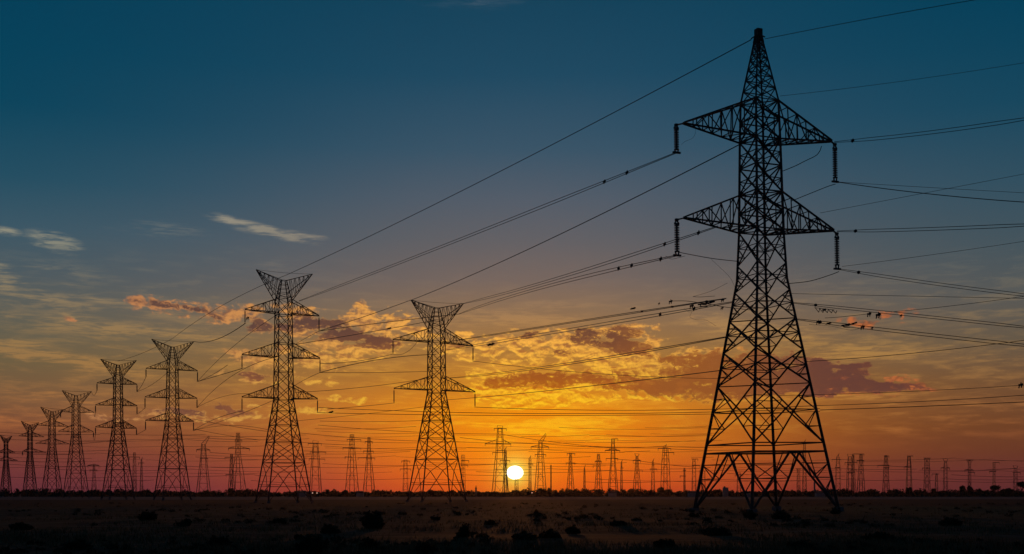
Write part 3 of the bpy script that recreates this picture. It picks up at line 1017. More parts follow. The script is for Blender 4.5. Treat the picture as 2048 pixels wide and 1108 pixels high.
far = [
    (188, 928, 5.5, [(931, 176, 198, 2), (940, 180, 194, 0)], 'small pylon on the horizon between the fourth and fifth horned pylons', 1250, 1.3, None, 'flat'),
    (269, 905, 4.2, [(914, 259, 279, 0)], 'slender mast-like pylon close right of the fourth horned pylon', 1150, 1.8, 940, 'flat'),
    (283, 921, 3.5, [(926, 277, 288, 0)], 'thin short mast pylon left of the three-armed horned pylon third from sun', 1250, 1.0, 950, 'spike'),
    (407, 888, 14, [(900, 393, 420, 3), (917, 400, 416, 0)], 'far pylon with leaning slanted head left of largest horned pylon', 980, 3.2, 920, 'slant'),
    (463, 908, 7, [(915, 450, 470, 0), (949, 452, 466, 0)], 'shorter thin pylon touching the left side of a bigger far pylon', 1100, 1.8, 940, 'flat'),
    (476, 866, 17, [(897, 457, 499, 4), (880, 470, 484, 0)], 'far pylon with blunt top next to the left foot of largest horned pylon', 950, 2.8, 912, 'flat'),
    (631, 886, 12, [(887, 616, 643, 0), (904, 620, 652, 0), (918, 618, 650, 0)], 'far pylon with forked head just right of largest horned pylon', 1000, 4.0, 920, 'horns'),
    (704, 869, 13.5, [(879, 694, 722, 0), (896, 686, 722, 0), (914, 690, 704, 0)], 'left one of two neighbouring far pylons with stubby double head', 980, 3.2, 905, 'flat'),
    (738, 874, 12, [(883, 730, 745, 0), (902, 727, 747, 0), (916, 716, 750, 0)], 'right one of two neighbouring far pylons with narrow head', 1000, 1.9, 905, 'flat'),
    (811, 920, 5.5, [(922, 803, 820, 0), (938, 800, 822, 0)], 'small far pylon just left of the two-armed horned pylon foot', 1200, 3.0, 945, 'flat'),
    (926, 910, 5.0, [(921, 922, 938, 0), (930, 922, 936, 0)], 'ladder-like narrow pylon behind right legs of two-armed horned pylon', 1150, 3.0, 940, 'flat'),
    (1000, 856, 16, [(857, 988, 1013, 0), (888, 970, 1022, 9), (905, 985, 1012, 0)], 'biggest far pylon standing right beside the left edge of the sun', 930, 4.2, 902, 'horns'),
    (1011, 900, 6, [(921, 1000, 1020, 0)], 'thin pylon partly hidden by the biggest far pylon beside the sun', 1150, 1.6, 945, 'spike'),
    (1033, 957, 4.0, [], 'pair of thin legs of a short mast directly under the sun', 1300, 2.8, 960, 'flat'),
    (1060, 918, 3.0, [(928, 1056, 1066, 0), (934, 1057, 1063, 0)], 'slender mast between the sun and the pylon with slanting head', 1150, 2.2, 940, 'spike'),
    (1081, 884, 12, [(894, 1062, 1098, 4), (909, 1070, 1092, 0)], 'far pylon with slanting head right of the sun', 980, 3.2, 915, 'slant'),
    (1102, 930, 1.2, [], 'hair-thin far mast just right of slanting-head pylon', 1350, .8, 950, 'flat'),
    (1141, 906, 8, [(907, 1134, 1150, 0), (926, 1132, 1150, 0)], 'small far pylon with twin-pronged head, first right of slanting one', 1100, 1.8, 935, 'flat'),
    (1169, 937, 2.2, [], 'needle-like far mast between two small twin-headed pylons', 1300, .9, 955, 'spike'),
    (1197, 908, 8, [(923, 1190, 1203, 2), (932, 1186, 1194, 0)], 'small twin-headed far pylon left of the flag-topped pylon', 1100, 2.0, 935, 'flat'),
    (1226, 878, 10.5, [(901, 1210, 1240, 2), (898, 1218, 1233, 0), (917, 1212, 1236, 0)], 'tall far pylon with flag-like bar on its top', 1000, 2.4, 925, 'flag'),
    (1243, 926, 2.4, [(936, 1241, 1247, 0)], 'thin pointed mast just right of the flag-topped pylon', 1250, .9, 950, 'spike'),
    (1274, 912, 8.5, [(921, 1266, 1281, 2), (940, 1270, 1285, 0)], 'small far pylon with leaning forked head and thick collar', 1100, 1.8, 935, 'horns'),
    (1306, 924, 4.0, [(938, 1300, 1314, 0)], 'narrow double mast between forked pylon and the one by dark tree', 1200, 1.4, 950, 'spike'),
    (1331, 895, 9.5, [(897, 1316, 1342, 0), (905, 1326, 1348, 0), (918, 1324, 1338, 0)], 'far pylon standing behind the dark round tree', 1050, 4.2, 925, 'spike'),
    (1369, 936, 2.0, [(941, 1366, 1372, 0), (952, 1360, 1372, 0)], 'small thin mast left of the near pylon left leg', 1300, 1.2, 955, 'flat'),
    (1388, 918, 4.5, [(918, 1383, 1396, 0), (931, 1384, 1400, 0)], 'narrow far pylon touching the near pylon left leg from outside', 1150, 2.2, 940, 'flat'),
    (1407, 942, 4.5, [(942, 1398, 1412, 0)], 'short far pylon seen inside the near pylon left leg', 1200, 2.6, 958, 'flat'),
    (1478, 944, 4.5, [(950, 1470, 1486, 0)], 'short far pylon left of the near pylon middle legs', 1250, 2.0, 960, 'flat'),
    (1597, 938, 3.4, [(938, 1592, 1602, 0)], 'short ladder-like far pylon on left of two inside the near pylon right leg', 1150, 2.6, 945, 'flat'),
    (1609, 886, 4.6, [(884, 1602, 1612, 0), (938, 1604, 1615, 0)], 'tall thin far mast seen inside the near pylon right leg', 1050, 1.6, 940, 'spike'),
    (1676, 914, 5.5, [(919, 1664, 1682, 0), (935, 1670, 1680, 0)], 'far pylon immediately outside the near pylon right leg', 1100, 2.2, 935, 'spike'),
    (1700, 913, 7, [(925, 1690, 1714, 0), (930, 1698, 1706, 2), (945, 1694, 1710, 0)], 'cluttered far pylon with many crossarms, left of a close pair', 1100, 3.0, 935, 'horns'),
    (1707, 910, 5, [(940, 1700, 1714, 0)], 'thin pylon overlapping the cluttered far pylon', 1200, 1.0, 935, 'flat'),
    (1722, 908, 8, [(908, 1706, 1728, 0), (921, 1714, 1728, 0)], 'flat-topped far pylon, right of a close pair on the right side', 1080, 2.0, 930, 'flat'),
    (1772, 911, 6.5, [(912, 1768, 1778, 0), (931, 1756, 1778, 1), (935, 1767, 1778, 0)], 'lone far pylon, first right of the close pair', 1150, 2.2, 935, 'flat'),
    (1818, 913, 6, [(912, 1814, 1826, 0), (934, 1808, 1822, 2)], 'far pylon over a dark tree clump, second right of the close pair', 1150, 2.2, 935, 'flat'),
    (1854, 916, 6, [(936, 1845, 1860, 0)], 'far pylon with wide flat top bar', 1150, 3.4, 935, 'bar'),
    (1873, 947, 3.2, [(948, 1864, 1878, 0)], 'shortest small T-shaped pylon on the right horizon', 1300, 1.2, 960, 'flat'),
    (1891, 922, 4.5, [(936, 1882, 1899, 1)], 'far pylon with forked head right of the shortest T-shaped one', 1150, 2.0, 935, 'horns'),
    (1939, 920, 3.2, [(940, 1930, 1946, 1), (945, 1936, 1949, 0)], 'far pylon rising from round trees with a top bar', 1200, 2.2, 938, 'bar'),
    (1988, 925, 2.6, [(943, 1979, 1992, 1)], 'far pylon rising behind the flat-topped tree', 1200, 2.0, 940, 'flag'),
    (2031, 936, 4.5, [(945, 2026, 2040, 0)], 'far pylon with V-shaped horns near the right picture edge', 1200, 2.0, 945, 'horns'),
]
for t in far:
    far_tower(t[0], t[1], t[2], t[3], t[4], t[5], t[6], t[7], t[8])

# ------------------------------------------------------------------ overhead wires
def span(a, b, midpx=None, sag=None, n=28):
    """points of a sagging wire from a to b (world); midpx = a photo pixel it passes"""
    a, b = Vector(a), Vector(b)
    if midpx is not None:
        k = (midpx[0] - 1024) / F
        den = (b.x - a.x) - k * (b.y - a.y)
        t = (k * a.y - a.x) / den if abs(den) > 1e-6 else .5
        t = min(.9, max(.1, t))
        Dm = a.y + (b.y - a.y) * t
        zm = CAMH + (HZ - midpx[1]) / F * Dm
        sag = (a.z + (b.z - a.z) * t - zm) / (4 * t * (1 - t))
    sag = sag or 0
    return [a.lerp(b, i / n) + Vector((0, 0, -4 * sag * (i / n) * (1 - i / n))) for i in range(n + 1)]


def wire(pts, label, rpx=.75, twin=0.0, group='conductors strung between the pylons', name='overhead_wire', spacers=()):
    """a conductor; with twin it is a bundle of two sub-conductors held by spacers"""
    Dm = sum(p.y for p in pts) / len(pts)
    if not twin:
        mb = MB()
        mb.path(pts, rpx * .5 * Dm / F, 5)
        o = mb.build(name, M_WIRE)
        tag(o, label, 'power line', group)
        return o
    root = empty(name, pts[0])
    tag(root, label, 'power line', group)
    inv = Vector(pts[0])
    off = Vector((.12, 0, .5)) * twin
    for sgn in (-.5, .5):
        mb = MB()
        mb.path([p - inv + off * sgn * min(1.0, .25 + 4 * i / len(pts), .25 + 4 * (len(pts) - 1 - i) / len(pts)) for i, p in enumerate(pts)], rpx * .5 * Dm / F, 5)
        mb.build('sub_conductor', M_WIRE, root)
    for t in spacers:
        i = int(t * (len(pts) - 1))
        p = pts[i] - inv
        mb = MB()
        mb.bar(p - off * .6, p + off * .6, .07)
        mb.box(p, (.3, .2, .2))
        mb.build('spacer', M_STEEL, root)
    return root


zpk = TA.world((0, 0, za(78) - .2))
peakL = TA.world((-.9, 0, za(78) - .3))
peakR = TA.world((.8, 0, za(78)))
near = []
def WW(a, b, mid_=None, label='', r=.8, twin=0, sag=None, sp=()):
    if mid_ is None and sag is None:
        sag = (Vector(a) - Vector(b)).length * .012
    return wire(span(a, b, mid_, sag), label, r, twin, spacers=sp)


tA = TA.world
# left side, near pylon to the horned pylons
WW(peakL, w3(575, 549, 236), (1180, 250), 'topmost wire from the near pylon peak down to the largest horned pylon', 1.3)
WW(ins['UL'], w3(598, 602, 236), (1010, 443), 'double wire from the upper left insulator of near pylon to largest horned pylon', 1.0, .75, sp=(.08, .14))
WW(tA((-1.4, -1.5, za(283))), w3(823, 600, 264), (1179, 440), 'wire from under upper crossarm to left horn of two-armed horned pylon', 1.5)
WW(tA((-4.5, 1.2, za(455))), Ch[1], (1000, 589), 'double wire from lower left crossarm to right horn of two-armed pylon', 1.0, .8, sp=(.06, .12))
WW(ins['LL'], w3(918, 628, 264), (1130, 563), 'double wire from lower left insulator to behind the two-armed horned pylon', 1.0, .8, sp=(.04, .12, .16))
WW(w3(1452, 597, 130), w3(900, 683, 262), (1160, 642), 'wire with clamps from near pylon waist to upper crossarm of two-armed pylon', 1.1, .35, sp=(.05, .12, .2))
WW(w3(1466, 604, 128), w3(893, 700, 262), (1160, 656), 'double wire crossing just below the clamp wire left of near pylon', 1.0, .8, sp=(.1, .15))
WW(w3(1452, 674, 132), w3(900, 756, 300), (1202, 717), 'double wire left of near pylon passing in front of orange clouds', 1.0, .6)
WW(w3(1440, 741, 134), w3(888, 800, 300), (1181, 772), 'single wire left of near pylon above the orange bank', 1.1)
WW(Cp[1], w3(1440, 757, 300), (1178, 746), 'wire from upper right insulator of two-armed pylon running right', .9)
WW(Cp[3], w3(1640, 811, 230), (1163, 820), 'nearly level wire from lower right insulator of two-armed pylon', 1.1)
WW(Bp[5], w3(1640, 823, 210), (1060, 831), 'lower of two level wires from the largest horned pylon', 1.1)
WW(w3(637, 815, 238), w3(1640, 817, 214), (1060, 827), 'upper of two level wires from the largest horned pylon', 1.1)
# right side, near pylon out of the frame
rs = [
    (peakR, w3(2110, -27, 104), (1800, 26), 'topmost wire running from the near pylon peak to the upper right corner', 1.3, 0),
    (w3(1560, 192, 150), w3(2110, 115, 150), (1800, 163), 'faint thin wire above the upper right crossarm', .8, 0),
    (tA((LA + .4, 0, za(267))), w3(2110, 228, 96), (1860, 265), 'double wire leaving the upper right crossarm tip', 1.25, .62),
    (ins['UR'], w3(2110, 408, 112), (1860, 388), 'thick wire leaving the upper right insulator', 1.7, 0),
    (w3(1678, 364, 140), w3(2110, 389, 140), (1860, 375), 'faint thin wire just above the upper right insulator wire', .8, 0),
    (w3(1640, 426, 160), w3(2110, 336, 160), (1860, 384), 'faint rising wire between the two right crossarms', .8, 0),
    (tA((LA + .6, 0, za(450))), w3(2110, 447, 98), (1860, 458), 'double wire leaving the lower right crossarm tip', 1.25, .55),
    (w3(1684, 533, 160), w3(2110, 473, 160), (1860, 510), 'faint rising wire starting beside the lower right insulator', .8, 0),
    (ins['LR'], w3(2110, 597, 116), (1860, 566), 'double wire leaving the lower right insulator downwards', 1.1, .55),
    (w3(1575, 587, 170), w3(2110, 598, 170), (1860, 593), 'faint level wire under the lower right insulator', .9, 0),
    (w3(1580, 605, 132), w3(2110, 661, 118), (1860, 634), 'upper double wire with clamps descending right of the near pylon', 1.2, .5),
    (w3(1782, 624, 150), w3(2110, 583, 150), (1900, 612), 'wire rising to right from the clamp cluster', .95, 0),
    (w3(1590, 638, 132), w3(2110, 697, 118), (1860, 670), 'lower double wire with clamps descending right of the near pylon', 1.3, .6),
    (w3(1612, 723, 140), w3(2110, 672, 132), (1860, 703), 'rising wire just above the dark purple cloud', 1.2, 0),
    (w3(1555, 791, 170), w3(2110, 766, 160), (1860, 781), 'thin wire just below the dark purple cloud', 1.0, 0),
    (w3(1640, 811, 230), w3(2110, 786, 190), (1860, 802), 'upper wire of lowest set crossing right of the near pylon', 1.2, 0),
    (w3(1640, 820, 212), w3(2110, 801, 180), (1860, 812), 'lowest wire of the set crossing right of the near pylon', 1.5, 0),
]
for a, b, m_, lab, r, tw in rs:
    WW(a, b, m_, lab, r, tw, sp=(.12,) if tw else ())
# between the horned pylons
bt = [
    (w3(575, 549, 236), w3(345, 677, 336), (455, 605), 'thin earth wire from largest horned pylon to the next smaller one', .8),
    (w3(345, 677, 336), w3(236, 722, 384), (290, 704), 'thin earth wire between the two middle horned pylons', .7),
    (Bp[0], Dh[1], None, 'wire from upper left insulator of largest horned pylon to the next', 1.3),
    (w3(558, 627, 240), Dp[1], (470, 690), 'wire dropping from upper crossarm of largest pylon to the next upper right insulator', .8),
    (Bp[2], Dp[1], (440, 750), 'wire from the middle left insulator of largest horned pylon to the next', 1.2),
    (w3(560, 712, 240), Dp[3], (475, 745), 'wire from middle crossarm of largest pylon to the next lower arm', .9),
    (Bp[4], Dp[5], (430, 838), 'wire from the lowest left insulator of largest horned pylon', .9),
    (w3(560, 795, 240), w3(390, 860, 330), (470, 832), 'wire dropping left from lowest crossarm of largest pylon', .8),
    (Dp[0], Ep[1], (285, 768), 'wire from upper left insulator of third largest horned pylon to the fourth one', .9),
    (Dp[2], Ep[3], (283, 822), 'wire from middle left insulator of third pylon to the fourth', .8),
    (Dp[4], Ep[5], (283, 864), 'wire from lowest left insulator of third pylon to the fourth', .8),
    (w3(340, 740, 336), Ep[1], (310, 765), 'short slanting wire between third and fourth horned pylons', .7),
    (Ep[0], Fh[1], None, 'short wire from fourth horned pylon to horn of the fifth', .8),
    (Ep[2], Fp[1], None, 'short wire between fourth and fifth horned pylons', .7),
    (Ep[4], Fp[3], None, 'lowest short wire between fourth and fifth horned pylons', .7),
    (Ch[0], Bp[1], (717, 637), 'wire from left horn of two-armed pylon to the upper right insulator of largest pylon', 1.2),
    (w3(918, 628, 264), Bp[1], (760, 646), 'pair wire crossing behind the two-armed pylon horns towards largest pylon', 1.2),
    (w3(872, 640, 266), w3(590, 689, 240), (717, 668), 'wire passing under the purple clouds between the two big horned pylons', 1.1),
    (w3(872, 709, 266), Bp[3], (740, 722), 'heavy sagging wire reaching the middle right insulator of largest pylon', 1.3),
    (Cp[0], w3(640, 727, 242), (735, 719), 'wire from upper left insulator of two-armed pylon to largest pylon', 1.0),
    (w3(872, 742, 268), w3(640, 745, 242), (760, 745), 'level wire between the two big horned pylons', .9),
    (w3(872, 754, 268), w3(590, 785, 242), (720, 775), 'long shallow wire just under level one between big horned pylons', .9),
    (w3(835, 683, 268), Cp[0], (810, 706), 'short wire under left half of upper crossarm of two-armed pylon', .8),
    (Cp[2], w3(655, 818, 242), (730, 812), 'wire from the lower left insulator of two-armed pylon to largest pylon', .9),
    (w3(860, 812, 268), w3(590, 842, 242), (710, 830), 'wire passing low between the two big horned pylons', .7),
    (Bp[1], w3(588, 690, 300), (612, 676), 'short wire from upper right insulator back behind largest pylon', .8),
    (Bp[3], w3(588, 772, 300), (612, 758), 'short wire from middle right insulator back behind largest pylon', .8),
    (Dp[1], w3(455, 730, 300), (420, 752), 'wire rising right from third horned pylon upper right insulator', .9),
    (Dp[5], w3(560, 866, 330), (460, 851), 'long shallow wire from third horned pylon lowest right insulator', .7),
    (Dp[3], w3(560, 800, 330), (460, 790), 'shallow wire from third horned pylon middle right insulator', .7),
]
for a, b, m_, lab, r in bt:
    WW(a, b, m_, lab, r)

# faint far lines strung along the horizon pylons
rf = random.Random(11)
fx = [-40, 60, 152, 188, 269, 407, 476, 631, 704, 738, 811, 926, 1000, 1081, 1141, 1197, 1226, 1274, 1331, 1388, 1478, 1609, 1676, 1722, 1772, 1818, 1854, 1891, 1939, 1988, 2090]
def faint(x0, y0, x1, y1, D=1000, r=.62, sag=None):
    a, b = w3(x0, y0, D), w3(x1, y1, D)
    L = abs(x1 - x0)
    s = (sag if sag is not None else L * .012) * D / F
    wire(span(a, b, None, s, 12), 'faint distant wire strung low above the horizon', r, 0, 'faint distant wires low above the horizon')


rows = [(-40, 811, 926, 13), (811, 1388, 940, 12)]
for (ya, yb, xa, xb, n) in [(862, 962, -40, 640, 17), (848, 965, 600, 1450, 20), (918, 966, 1400, 2090, 9)]:
    for i in range(n):
        y = ya + (yb - ya) * (i + rf.random() * .8) / n
        xs_ = [x for x in fx if xa <= x <= xb]
        x = xa + rf.random() * 60
        end = xb - rf.random() * 30
        D = rf.choice((940, 1000, 1080, 1150))
        while x < end:
            nx = min(end, x + rf.uniform(130, 300))
            dy = rf.uniform(-5, 6)
            if rf.random() < .72:
                faint(x, y, nx, y + dy, D, rf.uniform(.45, .75))
            y += dy * .6
            x = nx
for args in [(636, 850, 1000, 868), (1000, 868, 1226, 896), (600, 866, 930, 884), (920, 875, 1081, 887), (1081, 887, 1331, 896), (640, 842, 900, 838),
             (388, 838, 560, 866), (388, 858, 520, 880), (560, 880, 704, 890), (420, 905, 640, 912), (1331, 897, 1480, 900), (1274, 921, 1388, 934),
             (1226, 917, 1274, 921), (1141, 926, 1226, 930), (1722, 931, 1772, 930), (1772, 931, 1818, 934), (0, 905, 140, 909), (138, 888, 236, 880)]:
    faint(*args, r=.8)

# ---- line hardware (clamp and jumper clusters hanging on the wires beside the near pylon)
def hardware(px, py, D, label, kind=0, s=1.0):
    u = D / F * s
    c = w3(px, py, D)
    o = empty('line_clamp', c)
    tag(o, label, 'wire clamp', 'clamps and fittings on the wires')
    mb = MB()
    mb.box((0, 0, 0), (7 * u, 2.4 * u, 3.2 * u))
    mb.box((3 * u, 0, 1.6 * u), (3 * u, 2 * u, 3 * u))
    mb.build('clamp_body', M_STEEL, o)
    mb = MB()
    if kind == 0:
        mb.bar((-2 * u, 0, 0), (-3 * u, 0, -6 * u), .8 * u)
        mb.bar((2 * u, 0, 0), (1.5 * u, 0, -5 * u), .8 * u)
        mb.bar((0, 0, 0), (1 * u, 0, 5 * u), .6 * u)
    elif kind == 1:
        mb.bar((-11 * u, 0, -1 * u), (11 * u, 0, 2 * u), 1.1 * u)
        mb.bar((8 * u, 0, 2 * u), (17 * u, 0, 4.5 * u), 1.4 * u)
        mb.bar((-6 * u, 0, 0), (-7 * u, 0, -4 * u), .8 * u)
        mb.bar((-6 * u, 0, -4 * u), (5 * u, 0, -4 * u), .7 * u)
    elif kind == 3:
        mb.bar((-6 * u, 0, -1.5 * u), (6 * u, 0, 1.5 * u), 1.2 * u)
    else:
        for i in range(5):
            x = -18 + i * 9
            mb.bar((x * u, 0, (4 - i) * u), ((x + 7) * u, 0, (-5 - i * .5) * u), .55 * u)
            mb.bar(((x + 7) * u, 0, (-5 - i * .5) * u), ((x + 9) * u, 0, (3 - i) * u), .55 * u)
        mb.bar((-20 * u, 0, 5 * u), (22 * u, 0, 0), .5 * u)
    mb.build('hanger', M_STEEL, o)


hw_ = [
    (1341, 603, 150, 'small clamp cluster on the wire nearest left of the near pylon', 0, .9),
    (1318, 607, 155, 'tiny clamp on the wire left of the clamp cluster', 0, .5),
    (1266, 617, 165, 'dark sleeve fitting on the left wire, furthest from near pylon', 3, .9),
    (1383, 612, 138, 'bulky clamp at the end of the double wire left of near pylon', 0, 1.0),
    (1409, 608, 136, 'long clamp assembly left of near pylon waist', 1, 1.2),
    (1445, 600, 134, 'clamp close to the near pylon waist', 0, .8),
    (1444, 616, 134, 'hanging fitting below the clamp close to pylon waist', 0, .7),
    (1648, 620, 128, 'zigzag jumper fitting under the upper clamp wire', 2, .95),
    (1738, 628, 126, 'first clamp of the cluster on the upper descending double wire', 0, 1.0),
    (1756, 630, 125, 'second clamp of the cluster on the upper descending double wire', 0, 1.2),
    (1802, 631, 125, 'small clamp right of the cluster on upper descending wire', 0, .6),
    (1636, 644, 128, 'leftmost clamp on the lower descending double wire', 0, .9),
    (1657, 647, 127, 'square clamp second on the lower descending double wire', 3, .95),
    (1695, 650, 127, 'long sleeve assembly on the lower descending double wire', 1, 1.1),
    (1725, 654, 126, 'clamp right of the long sleeve on lower descending wire', 0, 1.0),
    (1744, 656, 126, 'small clamp furthest right on lower descending wire', 0, .6),
    (2041, 770, 155, 'dark clamp on thin wire at the right picture edge', 0, 1.1),
    (778, 657, 252, 'small dark clamp on wire between the two big horned pylons', 3, .8),
    (982, 689, 240, 'sleeve clamp on double wire right of two-armed pylon', 3, 1.2),
    (662, 824, 240, 'small sleeve on lower level wire from largest pylon', 3, .8),
    (495, 636, 228, 'dark fitting beside the upper left insulator of largest horned pylon', 0, .7),
]
for t in hw_:
    hardware(*t)

# jumper loops and loose thin wires beside the near pylon
lo = [
    ([(1391, 254), (1390, 268), (1384, 277), (1370, 283), (1362, 290)], 126, 'thin jumper loop hanging by the upper left insulator', .5),
    ([(1643, 292), (1640, 301), (1632, 311), (1612, 321), (1590, 332), (1563, 343)], 126, 'thick jumper wire curling under the upper right crossarm', 1.6),
    ([(1671, 368), (1655, 373), (1620, 387), (1583, 402)], 130, 'jumper wire from upper right insulator down to the pylon body', 1.5),
    ([(1678, 543), (1660, 550), (1620, 562), (1578, 567)], 128, 'jumper wire from lower right insulator to the pylon body', 1.5),
    ([(1356, 504), (1375, 508), (1425, 517), (1478, 523)], 122, 'jumper wire from lower left insulator to the pylon body', 1.5),
    ([(1331, 512), (1342, 518), (1355, 516), (1370, 512)], 122, 'small slack loop under the lower left insulator', .8),
    ([(1422, 518), (1440, 535), (1460, 555), (1470, 575)], 124, 'hair-thin loose wire falling towards the near pylon', .5),
    ([(1386, 593), (1420, 583), (1455, 566)], 132, 'thin wire rising to the near pylon above the clamps', .6),
    ([(1386, 593), (1400, 594), (1430, 592)], 132, 'short thin bar-like wire above the clamps', .9),
    ([(1345, 602), (1372, 602), (1395, 605), (1412, 608)], 138, 'short thick jumper joining clamps left of near pylon', 1.2),
    ([(1415, 608), (1450, 614), (1500, 620)], 132, 'jumper running from clamp assembly into near pylon', 1.2),
    ([(1368, 617), (1380, 624), (1400, 616), (1408, 612)], 136, 'small slack jumper loop below the clamps', .5),
    ([(1384, 624), (1380, 634), (1395, 640), (1412, 640), (1432, 652)], 136, 'larger hair-thin loop hanging under the clamps', .45),
    ([(1650, 636), (1680, 634), (1735, 628)], 127, 'short wire under the upper descending double wire', 1.0),
    ([(1752, 630), (1757, 636), (1761, 638), (1762, 628)], 125, 'small jumper loop at the clamp cluster', .8),
    ([(1618, 649), (1660, 652), (1700, 660), (1722, 656)], 127, 'slack jumper under the lower descending double wire', .6),
]
for pts, D, lab, r in lo:
    P3 = [w3(x, y, D) for x, y in pts]
    # catmull style smoothing
    out = []
    for i in range(len(P3) - 1):
        p0 = P3[max(0, i - 1)]
        p1, p2 = P3[i], P3[i + 1]
        p3 = P3[min(len(P3) - 1, i + 2)]
        for j in range(6):
            t = j / 6
            out.append(.5 * ((2 * p1) + (-p0 + p2) * t + (2 * p0 - 5 * p1 + 4 * p2 - p3) * t * t + (-p0 + 3 * p1 - 3 * p2 + p3) * t ** 3))
    out.append(P3[-1])
    wire(out, lab, r, 0, 'jumper wires around the near pylon')

# ------------------------------------------------------------------ vegetation
def leafclump(mb, c, rx, ry, rz, n, size, rnd, hollow=.55):
    for _ in range(n):
        while True:
            p = Vector((rnd.uniform(-1, 1), rnd.uniform(-1, 1), rnd.uniform(-1, 1)))
            if hollow < p.length < 1 or (p.length < 1 and rnd.random() < .25):
                break
        q = Vector(c) + Vector((p.x * rx, p.y * ry, p.z * rz))
        d1 = Vector((rnd.gauss(0, 1), rnd.gauss(0, 1), rnd.gauss(0, 1))).normalized() * size * rnd.uniform(.5, 1.3)
        d2 = Vector((rnd.gauss(0, 1), rnd.gauss(0, 1), rnd.gauss(0, 1))).normalized() * size * rnd.uniform(.5, 1.1)
        k = len(mb.v)
        mb.v += [q - d1, q + d2, q + d1, q - d2]
        mb.f.append((k, k + 1, k + 2, k + 3))


def shrub(px, ybase, wpx, hpx, label, rnd):
    D = CAMH * F / (ybase - HZ)
    u = D / F
    o = empty('shrub', (w3(px, HZ, D).x, D, 0))
    tag(o, label, 'shrub', 'dark shrubs scattered over the field')
    f = MB()
    w, h = wpx * u / 2, hpx * u
    nsp = max(14, int(wpx * .9))
    for i in range(nsp):
        a = rnd.uniform(0, 2 * pi)
        rr = w * sqrt(rnd.random())
        top = h * rnd.uniform(.45, 1.12) * (1 - .55 * (rr / w) ** 2)
        bx, by = cos(a) * rr * .55, sin(a) * rr * .55
        tx, ty = cos(a) * rr, sin(a) * rr
        m = int(16 + top * 26)
        for j in range(m):
            t = rnd.random() ** .8
            q = Vector((bx + (tx - bx) * t, by + (ty - by) * t, top * t))
            leafclump(f, q, w * .13 + .03, w * .13 + .03, .07 + top * .05, 2, .045 + .03 * w, rnd, 0)
    f.build('foliage', M_LEAF, o)
    s = MB()
    for i in range(8):
        a = rnd.uniform(0, 2 * pi)
        s.bar((0, 0, 0), (cos(a) * w * .7, sin(a) * w * .7, h * rnd.uniform(.6, 1.0)), .02, .008)
    s.build('stems', M_BARK, o)


rs_ = random.Random(5)
shr = [
    (745, 1058, 50, 38, 'large dark round shrub in the field left of centre'),
    (928, 1076, 30, 26, 'round shrub alone in the field below two-armed pylon'),
    (625, 1108, 62, 38, 'big shrub at the bottom edge of the picture'),
    (660, 1068, 42, 20, 'low wide shrub left of the large round shrub'),
    (737, 1100, 36, 26, 'spiky shrub near bottom edge right of the big bottom shrub'),
    (850, 1106, 44, 22, 'low shrub at the bottom edge below the lone round shrub'),
    (597, 1080, 18, 12, 'small shrub between the low wide shrub and bottom left field'),
    (295, 1040, 40, 18, 'low shrub below the gap of the third and fourth horned pylons'),
    (372, 1052, 26, 16, 'low shrub in the left field below the third horned pylon'),
    (155, 1100, 50, 18, 'low shrub at the lower left of the field'),
    (1074, 1032, 14, 12, 'small upright shrub below the slanting-head pylon'),
    (1050, 1082, 46, 18, 'flat shrub in the field below the sun'),
    (1100, 1078, 50, 16, 'flat shrub right of the one below the sun'),
    (1146, 1066, 30, 14, 'low shrub halfway between sun and near pylon'),
    (1235, 1052, 36, 12, 'low shrub left of the near pylon foot'),
    (1499, 1036, 34, 18, 'dark scrub around the middle left foot of near pylon'),
    (1560, 1038, 38, 18, 'dark scrub around the middle right foot of near pylon'),
    (1671, 1028, 24, 14, 'dark scrub around the right foot of near pylon'),
    (1388, 1034, 22, 10, 'dark scrub around the left foot of near pylon'),
    (1430, 1070, 60, 14, 'flat scrub patch in front of near pylon'),
    (980, 1050, 24, 10, 'small scrub below and left of the sun'),
    (560, 1046, 28, 10, 'small scrub in front of the largest horned pylon'),
    (870, 1040, 22, 9, 'small scrub in front of the two-armed horned pylon'),
    (1900, 1052, 44, 18, 'dark scrub in the right field'),
    (1760, 1080, 60, 14, 'low scrub at the lower right of the field'),
    (1330, 1096, 50, 16, 'low scrub near bottom edge right of centre'),
    (440, 1092, 50, 18, 'low scrub near the bottom edge left of the big bottom shrub'),
    (40, 1060, 50, 14, 'low scrub at the left edge of the field'),
    (1600, 1100, 56, 16, 'low scrub near the bottom edge below near pylon'),
]
for t in shr:
    shrub(*t, rs_)

# scattered low scrub cushions, too many and too merged to count
def scrub():
    from mathutils import noise as mn
    rnd = random.Random(77)
    mb = MB()
    n = 0
    while n < 480:
        py = HZ + 19 + 106 * rnd.random() ** 1.25
        D = CAMH * F / (py - HZ)
        p = w3(rnd.uniform(-60, 2110), HZ, D)
        if mn.noise(Vector((p.x * .09, p.y * .045, 8))) < rnd.uniform(-.1, .35):
            continue
        n += 1
        r = rnd.uniform(.10, .42) * (1.7 if rnd.random() < .08 else 1) * (1.0 if D > 55 else .6)
        h = r * rnd.uniform(.35, .8)
        leafclump(mb, (p.x, p.y, h * .4), r, r, h * .6, int(30 + 60 * r), .05 + .05 * r, rnd, .1)
        for j in range(5):
            a = rnd.uniform(0, 2 * pi)
            mb.bar((p.x, p.y, 0), (p.x + cos(a) * r * .8, p.y + sin(a) * r * .8, h * rnd.uniform(1.0, 1.9)), .012, .004)
    o = mb.build('scrub', M_LEAF)
    tag(o, 'low dark scrub cushions merging into the foreground field', 'scrub', kind='stuff')


scrub()


